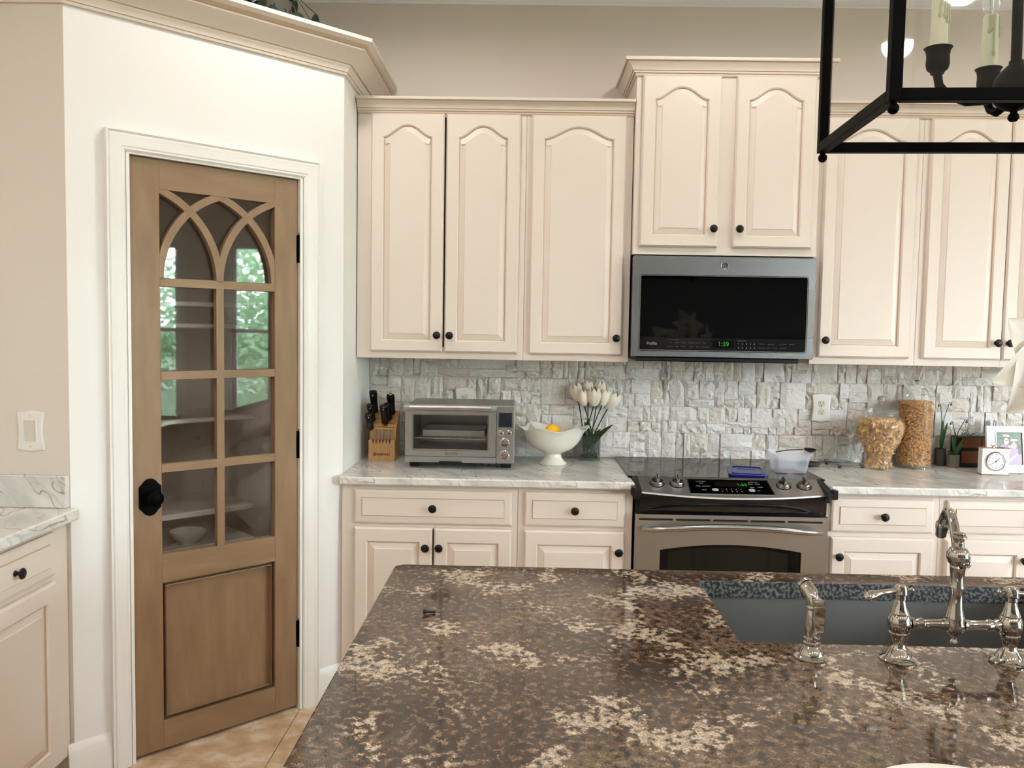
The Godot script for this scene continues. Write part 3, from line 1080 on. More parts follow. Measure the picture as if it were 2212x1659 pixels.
func base_cabinets() -> void:
	var z := 0.61
	var grp := "base cabinets along the back wall"
	var a := thing("base_cabinet", "cream base cabinet with one wide drawer over two doors, beside the pantry", "cabinet", V(-1.5495, 0, z), 0, grp)
	carcass(a, 0.7055, 0.8815, z - 0.01, 0.10, [0.363, 0.375, 0.15, 0.70])
	toe(a, 0.7055, z - 0.01)
	drawer_front(a, 0.052, 0.724, 0.631, 0.135)
	door_leaf(a, 0.051, 0.135, 0.315, 0.573, 0, 0.289, 0.497)
	door_leaf(a, 0.372, 0.135, 0.311, 0.573, 0, 0.022, 0.498)
	var b := thing("base_cabinet", "narrow cream base cabinet with a drawer, left of the range", "cabinet", V(-0.8425, 0, z), 0, grp)
	carcass(b, 0.4575, 0.8815, z - 0.01, 0.10)
	toe(b, 0.4575, z - 0.01)
	drawer_front(b, 0.026, 0.726, 0.400, 0.135)
	door_leaf(b, 0.026, 0.135, 0.401, 0.573, 0, 0.377, 0.495)
	var c := thing("base_cabinet", "narrow cream base cabinet with a drawer, right of the range", "cabinet", V(0.385, 0, z), 0, grp)
	carcass(c, 0.445, 0.8815, z - 0.01, 0.10)
	toe(c, 0.445, z - 0.01)
	drawer_front(c, 0.016, 0.728, 0.402, 0.132)
	door_leaf(c, 0.017, 0.135, 0.406, 0.571, 0, 0.028, 0.497)
	var d := thing("base_cabinet", "cream base cabinet at the right edge, behind the tap", "cabinet", V(0.8305, 0, z), 0, grp)
	carcass(d, 0.72, 0.8815, z - 0.01, 0.10)
	toe(d, 0.72, z - 0.01)
	drawer_front(d, 0.026, 0.730, 0.668, 0.130)
	door_leaf(d, 0.024, 0.135, 0.330, 0.570, 0, 0.303, 0.495)
	door_leaf(d, 0.360, 0.135, 0.332, 0.570, 0, 0.026, 0.495)
	var q: Material = M["pale quartzite"]
	single("worktop", Geo.new().box(V(-1.5535, 0.883, 0.012), V(-0.384, CT, 0.653), 0.005), q, "pale veined stone worktop left of the range, carrying the toaster oven", "worktop", Vector3.ZERO, 0, "stone worktops")
	single("worktop", Geo.new().box(V(0.386, 0.883, 0.012), V(1.552, CT, 0.658), 0.005), q, "pale veined stone worktop right of the range, carrying the pasta jars", "worktop", Vector3.ZERO, 0, "stone worktops")

func backsplash() -> void:
	var t := Node3D.new()
	t.name = "backsplash"
	meta(t, "white split-face stone backsplash behind the worktop and range", "backsplash")
	add_child(t)
	part("mortar_bed", Geo.new().box(V(XA + 0.0005, CT - 0.03, 0.0005), V(1.552, 1.405, 0.003)), M["grout"], t)
	var r := RandomNumberGenerator.new()
	r.seed = 21
	var cells := []
	var rows := 4
	var rh := (1.405 - CT) / rows
	for j in rows:
		var x := XA + 0.001
		while x < 1.55:
			var w := minf(r.randf_range(0.11, 0.17), 1.551 - x)
			if 1.551 - x - w < 0.05:
				w = 1.551 - x
			var upright: bool = r.randf() < (0.72 if j > 1 else 0.42)
			split(cells, r, x, CT + 0.001 + j * rh, w, rh, upright, 0)
			x += w
	cells.sort_custom(func(a, b): return a[2] * a[3] > b[2] * b[3])
	var rest := Geo.new()
	var i := 0
	for c in cells:
		var g := Geo.new() if i < 300 else rest
		chip(g, r, c)
		if i < 300:
			part("stone", g, M["split stone %d" % [0, 0, 1, 2, 2, 3][r.randi() % 6]], t, 10)
		i += 1
	if rest.v.size():
		var o := part("small_stones", rest, M["split stone 0"], t, 14)
		o.set_meta("kind", "stuff")

func split(cells: Array, r: RandomNumberGenerator, x: float, y: float, w: float, h: float, upright: bool, lev: int) -> void:
	if lev >= 3 or (lev == 2 and (maxf(w, h) < 0.075 or r.randf() < 0.5)) or (lev == 1 and r.randf() < 0.22):
		cells.append([x, y, w, h])
		return
	if lev == 0 and minf(w, h) < 0.05:
		cells.append([x, y, w, h])
		return
	var k := r.randf_range(0.22, 0.62)
	if lev == 0 and upright or lev == 1 and (w > h * 1.4 or r.randf() < 0.45) or lev == 2 and w > h:
		if w * k < 0.022:
			cells.append([x, y, w, h])
			return
		split(cells, r, x, y, w * k, h, upright, lev + 1)
		split(cells, r, x + w * k, y, w * (1 - k), h, upright, lev + 1)
	else:
		if h * k < 0.022:
			cells.append([x, y, w, h])
			return
		split(cells, r, x, y, w, h * k, upright, lev + 1)
		split(cells, r, x, y + h * k, w, h * (1 - k), upright, lev + 1)

func chip(g: Geo, r: RandomNumberGenerator, c: Array) -> void:
	var e := 0.0009
	var x: float = c[0] + e
	var y: float = c[1] + e
	var w: float = c[2] - 2 * e
	var h: float = c[3] - 2 * e
	var nx := 4 if w > 0.045 else 3
	var ny := 4 if h > 0.045 else 3
	var base := r.randf_range(0.009, 0.020)
	var tx := r.randf_range(-0.004, 0.004)
	var ty := r.randf_range(-0.004, 0.004)
	var z := []
	for i in nx + 1:
		var col := []
		for j in ny + 1:
			var edge := i == 0 or j == 0 or i == nx or j == ny
			var s := 0.0045 if edge else 0.0
			var px := x + w * i / nx + (0.0 if i == 0 or i == nx else r.randf_range(-0.15, 0.15) * w / nx)
			var py := y + h * j / ny + (0.0 if j == 0 or j == ny else r.randf_range(-0.15, 0.15) * h / ny)
			var zz := base - s + tx * (2.0 * i / nx - 1) + ty * (2.0 * j / ny - 1) + r.randf_range(-0.0036, 0.0036)
			col.append(V(px, py, maxf(zz, 0.0035)))
		z.append(col)
	for i in nx:
		for j in ny:
			if r.randf() < 0.5:
				g.quad(z[i][j], z[i + 1][j], z[i + 1][j + 1], z[i][j + 1])
			else:
				g.tri(z[i][j], z[i + 1][j], z[i][j + 1])
				g.tri(z[i + 1][j], z[i + 1][j + 1], z[i][j + 1])
	var ctr := V(x + w / 2, y + h / 2, 0.004)
	for i in nx:
		for jj in [0, ny]:
			var a: Vector3 = z[i][jj]
			var b: Vector3 = z[i + 1][jj]
			var a0 := V(a.x, a.y, 0.003)
			var b0 := V(b.x, b.y, 0.003)
			g.out(a, b, b0, ctr)
			g.out(a, b0, a0, ctr)
	for j in ny:
		for ii in [0, nx]:
			var a: Vector3 = z[ii][j]
			var b: Vector3 = z[ii][j + 1]
			var a0 := V(a.x, a.y, 0.003)
			var b0 := V(b.x, b.y, 0.003)
			g.out(a, b, b0, ctr)
			g.out(a, b0, a0, ctr)

# ------------------------------------------------------------------ appliances
func frame(g: Geo, po: PackedVector2Array, pi: PackedVector2Array, z0: float, z1: float, e: float) -> void:
	var oi := Geo.inset(po, e)
	var io := Geo.inset(pi, -e)
	g.ring(po, z0, po, z1 - e)
	g.ring(po, z1 - e, oi, z1)
	g.ring(oi, z1, io, z1)
	g.ring(io, z1, pi, z1 - e)
	g.ring(pi, z1 - e, pi, z0)
	g.ring(pi, z0, po, z0)

func at(x: float, y: float, z: float, rx := 0.0) -> Transform3D:
	return Transform3D(Basis(Vector3.RIGHT, rx), V(x, y, z))

func microwave() -> void:
	var t := thing("microwave", "stainless over-the-range microwave with black glass under the raised cabinet", "microwave", V(0, 1.40, 0))
	var bs: Material = M["brushed steel"]
	part("body", Geo.new().box(V(-0.379, 0.004, 0.018), V(0.3785, 0.424, 0.384), 0.003), M["black plastic"], t)
	part("base_vent", Geo.new().box(V(-0.362, -0.016, 0.05), V(0.322, 0.0035, 0.392), 0.004), M["black plastic"], t)
	var g := Geo.new()
	frame(g, Geo.rrect(-0.3815, 0.003, 0.3745, 0.4225, 0.004), Geo.rrect(-0.3515, 0.030, 0.3435, 0.343, 0.008), 0.385, 0.412, 0.0025)
	var d := part("door", g, bs, t, 30)
	var rim := Geo.new()
	frame(rim, Geo.rrect(-0.3520, 0.0295, 0.3440, 0.3435, 0.0085), Geo.rrect(-0.3485, 0.033, 0.3405, 0.340, 0.007), 0.400, 0.4128, 0.001)
	part("window_rim", rim, M["satin steel"], d)
	var w := Geo.new()
	w.slab(Geo.rrect(-0.3485, 0.086, 0.3405, 0.340, 0.006), 0.395, 0.4085, 0.0005)
	part("window", w, M["black glass"], t)
	var c := Geo.new()
	c.slab(Geo.rrect(-0.3485, 0.033, 0.3405, 0.0855, 0.006), 0.395, 0.409, 0.0005)
	var cp := part("control_strip", c, M["panel black"], t)
	var zz := 0.4091
	words("lettering", "Profile", 0.0145, M["print pale"], cp, at(-0.297, 0.059, zz))
	words("lettering", "Sensor Cooking", 0.0065, M["print grey"], cp, at(-0.209, 0.0755, zz))
	words("lettering", "Express Cook", 0.0065, M["print grey"], cp, at(0.078, 0.0755, zz))
	var keys := [["Auto", -0.219], ["Reheat", -0.192], ["Baked", -0.165], ["Vegetable", -0.131], ["Popcorn", -0.104], ["Melt", -0.077]]
	for k in keys:
		words("lettering", k[0], 0.0058, M["print grey"], cp, at(k[1], 0.064, zz))
	for k in [["Beverage", -0.219], ["Potato", -0.192], ["Defrost", -0.165], ["Timer", -0.131], ["Cook", -0.104], ["Surface Light", -0.074]]:
		words("lettering", k[0], 0.0058, M["print grey"], cp, at(k[1], 0.0475, zz))
	for k in 10:
		words("lettering", str((k + 1) % 10), 0.0075, M["print pale"], cp, at(0.064 + 0.0165 * (k % 5), 0.063 if k < 5 else 0.0465, zz))
	for k in [["Cook Time", 0.160, 0.0640], ["Power Level", 0.160, 0.0475], ["Add 30 Sec", 0.200, 0.0625], ["Delay", 0.187, 0.0475], ["Set Clock", 0.214, 0.0475], ["Start Pause", 0.248, 0.0640], ["Cancel Off", 0.248, 0.0475], ["Vent Fan", 0.286, 0.0640]]:
		words("lettering", k[0], 0.0058, M["print grey"], cp, at(k[1], k[2], zz))
	part("display", Geo.new().box(V(-0.054, 0.044, 0.4085), V(0.042, 0.0735, 0.4094)), M["black glass"], t)
	words("digits", "1:39", 0.0235, M["green digits"], t, at(0.001, 0.0605, 0.4096), 0.0004)
	# grip let into the right edge, and the round maker's badge
	var gp := Geo.new()
	gp.box(V(0.3455, 0.089, 0.409), V(0.3715, 0.293, 0.4128), 0.001)
	part("grip", gp, M["sink steel"], d)
	var bg := Geo.new()
	bg.t = Transform3D(Basis(Vector3.RIGHT, PI / 2), V(-0.004, 0.3845, 0.412))
	bg.lathe([[0.0168, 0], [0.0168, 0.002], [0.0155, 0.003], [0.0142, 0.0022], [0, 0.002]], 32)
	var b := part("badge", bg, M["satin steel"], d)
	words("monogram", "GE", 0.020, M["print dark"], b, at(-0.004, 0.3845, 0.4145), 0.0006, true)
	for k in 4:
		var a := PI / 2 * k + PI / 4
		var sw := Geo.new()
		var pts := []
		for i in 7:
			var q := a - 0.5 + i / 6.0
			pts.append(V(-0.004 + cos(q) * 0.0122, 0.3845 + sin(q) * 0.0122, 0.4145))
		sw.tube(pts, 0.0009, 6)
		part("badge_scroll", sw, M["print dark"], b)

func kitchen_range() -> void:
	var t := thing("range", "stainless slide-in electric range with black glass cooktop under the microwave", "range", V(0, 0, 0))
	var os: Material = M["oven steel"]
	var bp: Material = M["black plastic"]
	part("body", Geo.new().box(V(-0.377, 0.02, 0.03), V(0.377, 0.880, 0.622), 0.002).box(V(-0.377, 0.8805, 0.03), V(0.377, 0.914, 0.540)), bp, t)
	var ck := Geo.new()
	ck.box(V(-0.398, 0.9145, 0.014), V(0.398, 0.922, 0.545), 0.002)
	part("cooktop", ck, M["black glass"], t)
	var rings := Geo.new()
	for q in [[-0.20, 0.17, 0.075], [0.19, 0.16, 0.075], [-0.19, 0.40, 0.10], [0.20, 0.40, 0.085]]:
		rings.lathe([[q[2], 0.0], [q[2], 0.0003], [q[2] - 0.0015, 0.0003], [q[2] - 0.0015, 0]], 48, V(q[0], 0.9219, q[1]))
	part("burner_rings", rings, M["print grey"], t)
	# black side wings that carry the sloping control panel
	for s in [-1, 1]:
		var w := Geo.new()
		var pl := PackedVector2Array([Vector2(-0.545, 0.908), Vector2(-0.545, 0.9215), Vector2(-0.69, 0.889), Vector2(-0.69, 0.868), Vector2(-0.655, 0.868), Vector2(-0.645, 0.845), Vector2(-0.625, 0.845), Vector2(-0.62, 0.890)])
		pl.reverse()
		w.slab(pl, -0.0105, 0.0105, 0.002)
		var g := Geo.new().add(w, Transform3D(Basis(Vector3.UP, PI / 2), V(s * 0.372, 0, 0)))
		g.box(V(s * 0.391 - 0.010, 0.866, 0.6605), V(s * 0.391 + 0.010, 0.905, 0.692), 0.004)
		part("side_wing", g, bp, t)
	# bowed control panel
	var n := 24
	var pg := Geo.new()
	var bk := Geo.new()
	var yz := func(k: float, x: float) -> Vector3:   # k = 0 top edge, 1 bottom edge
		var bow := 1.0 - pow(x / 0.362, 2)
		var l := k * (0.110 + 0.033 * bow)
		return V(x, 0.9225 - 0.386 * l, 0.548 + l)
	for i in n:
		var x0 := lerpf(-0.362, 0.362, float(i) / n)
		var x1 := lerpf(-0.362, 0.362, float(i + 1) / n)
		for k in 6:
			var a: Vector3 = yz.call(k / 6.0, x0)
			var b: Vector3 = yz.call(k / 6.0, x1)
			var c: Vector3 = yz.call((k + 1) / 6.0, x1)
			var d: Vector3 = yz.call((k + 1) / 6.0, x0)
			pg.quad(d, c, b, a)
		var e0: Vector3 = yz.call(1.0, x0)
		var e1: Vector3 = yz.call(1.0, x1)
		pg.quad(e0 - V(0, 0.006, -0.002), e1 - V(0, 0.006, -0.002), e1, e0)
		# black apron under the panel, curving back to the door
		var last0 := e0 + V(0, -0.006, 0.001)
		var last1 := e1 + V(0, -0.006, 0.001)
		for q in [[0.858, 0.98], [0.835, 0.86], [0.81, 0.64], [0.797, 0.45]]:
			var m0 := V(x0, q[0], lerpf(0.618, last0.z if q[1] > 0.9 else e0.z, q[1]))
			var m1 := V(x1, q[0], lerpf(0.618, last1.z if q[1] > 0.9 else e1.z, q[1]))
			bk.quad(m0, m1, last1, last0)
			last0 = m0
			last1 = m1
	for s in [-1, 1]:
		var x: float = 0.362 * s
		bk.out(V(x, 0.874, 0.66), V(x, 0.797, 0.60), V(x, 0.797, 0.636), V(0, 0.84, 0.63))
		bk.out(V(x, 0.874, 0.66), V(x, 0.88, 0.60), V(x, 0.797, 0.60), V(0, 0.84, 0.63))
		pg.out(yz.call(0.0, x), yz.call(1.0, x), yz.call(1.0, x) - V(0, 0.008, 0), V(0, 0.88, 0.6))
	part("apron", bk, M["panel black"], t)
	var p := part("control_panel", pg, M["panel steel"], t)
	# display window, lettering and clock on the slope
	var rx := -atan2(1.0, 0.386)
	var bas := Basis(Vector3.RIGHT, rx)
	var dn := V(0, -0.386, 1.0).normalized()
	var nrm := V(0, 1.0, 0.386).normalized()
	var dp := func(x: float, k: float, h: float) -> Transform3D:
		return Transform3D(bas, V(x, 0.9225, 0.548) + dn * k + nrm * h)
	var dw := Geo.new()
	dw.t = dp.call(-0.005, 0.073, 0.0004)
	var tz := PackedVector2Array([Vector2(-0.152, -0.052), Vector2(0.152, -0.052), Vector2(0.160, 0.050), Vector2(-0.160, 0.050)])
	tz = PackedVector2Array([Vector2(-0.160, -0.053), Vector2(0.166, -0.053), Vector2(0.160, 0.055), Vector2(-0.156, 0.055)])
	dw.slab(tz, -0.002, 0.0012, 0.0008)
	var dwin := part("display_window", dw, M["black glass"], t)
	var rimg := Geo.new()
	rimg.t = dp.call(-0.005, 0.073, 0.0003)
	frame(rimg, Geo.inset(tz, -0.004), tz, -0.002, 0.0018, 0.0006)
	part("display_rim", rimg, M["satin steel"], dwin)
	var cl := Geo.new()
	cl.t = dp.call(0.008, 0.054, 0.0017)
	cl.slab(Geo.rrect(-0.068, -0.018, 0.068, 0.018, 0.003), -0.001, 0.0003)
	part("clock_window", cl, M["amber display"], dwin)
	words("digits", "1:39", 0.021, M["green digits"], dwin, dp.call(0.048, 0.058, 0.0023), 0.0003)
	for q in [[-0.112, 0.036, "CLEAN OVEN"], [-0.112, 0.050, "BAKE"], [-0.126, 0.072, "BROIL"], [-0.096, 0.072, "CONVECT"], [-0.108, 0.100, "START"], [0.098, 0.036, "OVEN TIMER"], [0.085, 0.050, "DELAY"], [0.112, 0.050, "CLOCK"], [0.118, 0.072, "WARM"], [0.085, 0.076, "LOCK"], [0.106, 0.100, "OFF"]]:
		words("lettering", q[2], 0.0068, M["print pale"], dwin, dp.call(q[0], q[1], 0.0017))
	for i in 10:
		words("lettering", str((i + 1) % 10), 0.008, M["print pale"], dwin, dp.call(-0.038 + 0.019 * (i % 5), 0.092 if i < 5 else 0.108, 0.0017))
	for x in [-0.072, 0.072]:
		var ov := Geo.new()
		ov.t = dp.call(x + 0.008, 0.097, 0.0016)
		ov.slab(Geo.rrect(-0.013, -0.010, 0.013, 0.010, 0.0095, 6), -0.0005, 0.0004)
		part("oval_key", ov, M["print pale"], dwin)
	# four knobs with a raised grip
	for x in [-0.289, -0.209, 0.214, 0.296]:
		var kg := Geo.new()
		kg.t = Transform3D(Basis(Vector3.RIGHT, rx + PI / 2), V(x, 0.9225, 0.548) + dn * 0.058)
		kg.lathe([[0.026, 0], [0.026, 0.003], [0.0245, 0.012], [0.022, 0.016], [0.012, 0.0175], [0, 0.0175]], 32)
		var kn := part("burner_knob", kg, M["satin steel"], t)
		var gg := Geo.new()
		gg.t = kg.t
		gg.box(V(-0.006, 0.015, -0.023), V(0.006, 0.034, 0.024), 0.004)
		part("grip", gg, M["satin steel"], kn)
		var sk := Geo.new()
		sk.t = kg.t
		sk.lathe([[0.030, -0.001], [0.030, 0.0015], [0.026, 0.0018]], 32)
		part("dial_ring", sk, M["black plastic"], kn)
	# oven door, cut by five vent slots and an arched window
	var zd := 0.634
	var z1 := 0.656
	var dg2 := Geo.new()
	var x0 := -0.378
	var slots := []
	for i in 5:
		slots.append([-0.3655 + i * 0.1465, -0.3655 + i * 0.1465 + 0.1355])
	var yt := 0.789
	var sy1 := 0.7735
	var sy0 := 0.7655
	var qd := func(a: float, b: float, c: float, d: float) -> void:
		dg2.quad(V(a, b, z1), V(c, b, z1), V(c, d, z1), V(a, d, z1))
	qd.call(x0, sy1, 0.378, yt)
	var xx := x0
	for s in slots:
		qd.call(xx, sy0, s[0], sy1)
		xx = s[1]
		var so := Geo.rrect(s[0], sy0, s[1], sy1, 0.0035)
		dg2.ring(Geo.rrect(s[0], sy0, s[1], sy1, 0.00001), z1, so, z1)
		dg2.ring(so, z1, so, z1 - 0.012)
	qd.call(xx, sy0, 0.378, sy1)
	# window outline with an arched head
	var wo := func(xa: float, xb: float, yb: float, ys: float, ya: float) -> PackedVector2Array:
		var o := PackedVector2Array([Vector2(xa, yb), Vector2(xb, yb)])
		for i in 25:
			var k := 1.0 - i / 12.0
			o.append(Vector2((xa + xb) / 2 + k * (xb - xa) / 2, ys + (ya - ys) * (1 - k * k)))
		return o
	var w0: PackedVector2Array = wo.call(-0.279, 0.277, 0.33, 0.648, 0.673)
	qd.call(x0, 0.20, -0.279, sy0)
	qd.call(0.277, 0.20, 0.378, sy0)
	qd.call(-0.279, 0.20, 0.277, 0.33)
	for i in range(2, w0.size() - 1):
		dg2.quad(V(w0[i + 1].x, w0[i + 1].y, z1), V(w0[i].x, w0[i].y, z1), V(w0[i].x, sy0, z1), V(w0[i + 1].x, sy0, z1))
	dg2.ring(w0, z1, w0, z1 - 0.006)
	dg2.quad(V(x0, yt, z1), V(0.378, yt, z1), V(0.378, yt, zd), V(x0, yt, zd))
	dg2.quad(V(x0, 0.2, zd), V(x0, 0.2, z1), V(x0, yt, z1), V(x0, yt, zd))
	dg2.quad(V(0.378, 0.2, z1), V(0.378, 0.2, zd), V(0.378, yt, zd), V(0.378, yt, z1))
	dg2.quad(V(x0, 0.2, zd), V(0.378, 0.2, zd), V(0.378, 0.2, z1), V(x0, 0.2, z1))
	var door := part("oven_door", dg2, os, t, 20)
	var bkp := Geo.new().box(V(-0.377, 0.201, 0.6225), V(0.377, 0.788, 0.6445))
	part("door_core", bkp, bp, door)
	var fr := Geo.new()
	fr.slab(Geo.inset(w0, 0.0005), 0.645, 0.6505)
	part("window_border", fr, M["black glass"], door)
	var ww := Geo.new()
	ww.slab(wo.call(-0.246, 0.228, 0.36, 0.640, 0.663), 0.6506, 0.6512)
	part("oven_window", ww, M["oven glass"], door)
	part("drawer_panel", Geo.new().box(V(-0.378, 0.04, 0.6225), V(0.378, 0.193, 0.654), 0.002), os, t)
	# bowed tube handle on two brackets
	var hp := []
	var hr := []
	for i in 25:
		var k := i / 12.0 - 1.0
		var e := absf(k)
		hp.append(V(k * 0.345, 0.733 + 0.024 * (1 - k * k), 0.664 + 0.052 * pow(1 - pow(e, 4), 0.7)))
		hr.append(0.0145)
	var hg := Geo.new().tube(hp, hr, 14, 0.85)
	part("handle", hg, M["satin steel"], door)

# ------------------------------------------------------------------ island
func island() -> void:
	var rot := Transform3D(Basis(Vector3.RIGHT, -PI / 2), Vector3.ZERO)
	var po := Geo.rrect(-1.140, -3.20, 2.35, -1.884, 0.028)
	var pi := Geo.rrect(-0.399, -2.378, 0.43, -1.974, 0.018)
	var g := Geo.new()
	var e := 0.004
	var oi := Geo.inset(po, e)
	var io := Geo.inset(pi, -0.0015)
	g.ring(po, CT - 0.04, po, CT - e)
	g.ring(po, CT - e, Geo.inset(po, e * 0.3), CT - e * 0.3)
	g.ring(Geo.inset(po, e * 0.3), CT - e * 0.3, oi, CT)
	g.ring(oi, CT, io, CT)
	g.ring(pi, CT - 0.04, po, CT - 0.04)
	var raw := Geo.new()
	raw.ring(io, CT, pi, CT - 0.0015)
	raw.ring(pi, CT - 0.0015, pi, CT - 0.04)
	var G := Geo.new().add(g, rot)
	var RW := Geo.new().add(raw, rot)
	var top := part2(numbered("island_worktop"), G, M["brown granite"], RW, M["raw granite edge"], self)
	meta(top, "polished brown and cream granite island top with a sink cut-out", "worktop")
	# undermount steel sink
	var s := Geo.new()
	var a := Geo.rrect(-0.404, -2.383, 0.435, -1.969, 0.02)
	var b := Geo.rrect(-0.398, -2.377, 0.429, -1.975, 0.02)
	var c := Geo.inset(b, 0.012)
	var h := CT - 0.041
	s.ring(Geo.inset(a, -0.015), h, a, h)
	s.ring(a, h, b, h - 0.19)
	s.ring(b, h - 0.19, c, h - 0.205)
	s.cap(c, h - 0.205)
	var sk := single("sink", Geo.new().add(s, rot), M["sink steel"], "dark brushed steel undermount sink in the granite island", "sink")
	part("drain", Geo.new().lathe([[0.055, 0], [0.05, 0.003], [0.04, 0.002], [0, 0.001]], 24, V(0.02, h - 0.2045, 2.18)), M["chrome"], sk)
	# cabinets that face the range
	for i in 4:
		var u := thing("island_cabinet", ["cream island cabinet below the right end of the granite top", "cream island cabinet below the right half of the granite top", "cream island cabinet under the sink, facing the range", "cream island cabinet below the left corner of the granite top"][i], "cabinet", V(2.30 - i * 0.85, 0, 1.925), PI, "island cabinets")
		carcass(u, 0.8495, CT - 0.041, 0.038, 0.10)
		toe(u, 0.8495, 0.12)
		for k in 2:
			drawer_front(u, 0.03 + k * 0.405, 0.715, 0.385, 0.13)
			door_leaf(u, 0.03 + k * 0.405, 0.13, 0.385, 0.565, 0, 0.35 if k == 0 else 0.035, 0.49)
	var base := thing("island_unit", "cream panelled base carrying the granite island top", "cabinet", V(-1.10, 0, 1.965))
	part("end_panel", Geo.new().box(V(-0.021, 0, 0), V(-0.001, CT - 0.041, 0.78), 0.001), M["cream paint"], base)
	part("end_panel", Geo.new().box(V(3.4005, 0, 0), V(3.42, CT - 0.041, 0.78), 0.001), M["cream paint"], base)
	part("back_panel", Geo.new().box(V(-0.0005, 0, 0.762), V(3.40, CT - 0.041, 0.78), 0.001), M["cream paint"], base)
	# small things lying on it
	var n := Geo.new()
	n.t = Transform3D(Basis.from_euler(V(0, 0.35, PI / 2 - 0.12)), V(-1.013, CT + 0.0045, 2.255))
	n.lathe([[0, -0.014], [0.0025, -0.013], [0.003, 0.006], [0.0045, 0.007], [0.0045, 0.012], [0, 0.013]], 12)
	single("screw", n, M["black plastic"], "small black screw lying on the granite island", "screw")
	var pl := Geo.new().lathe([[0, 0], [0.085, 0], [0.09, 0.003], [0.135, 0.0135], [0.138, 0.0155], [0.136, 0.017], [0.09, 0.008], [0, 0.006]], 48)
	single("plate", pl, M["china"], "white plate on the near edge of the granite island", "plate", V(-0.268, CT + 0.0003, 3.001))

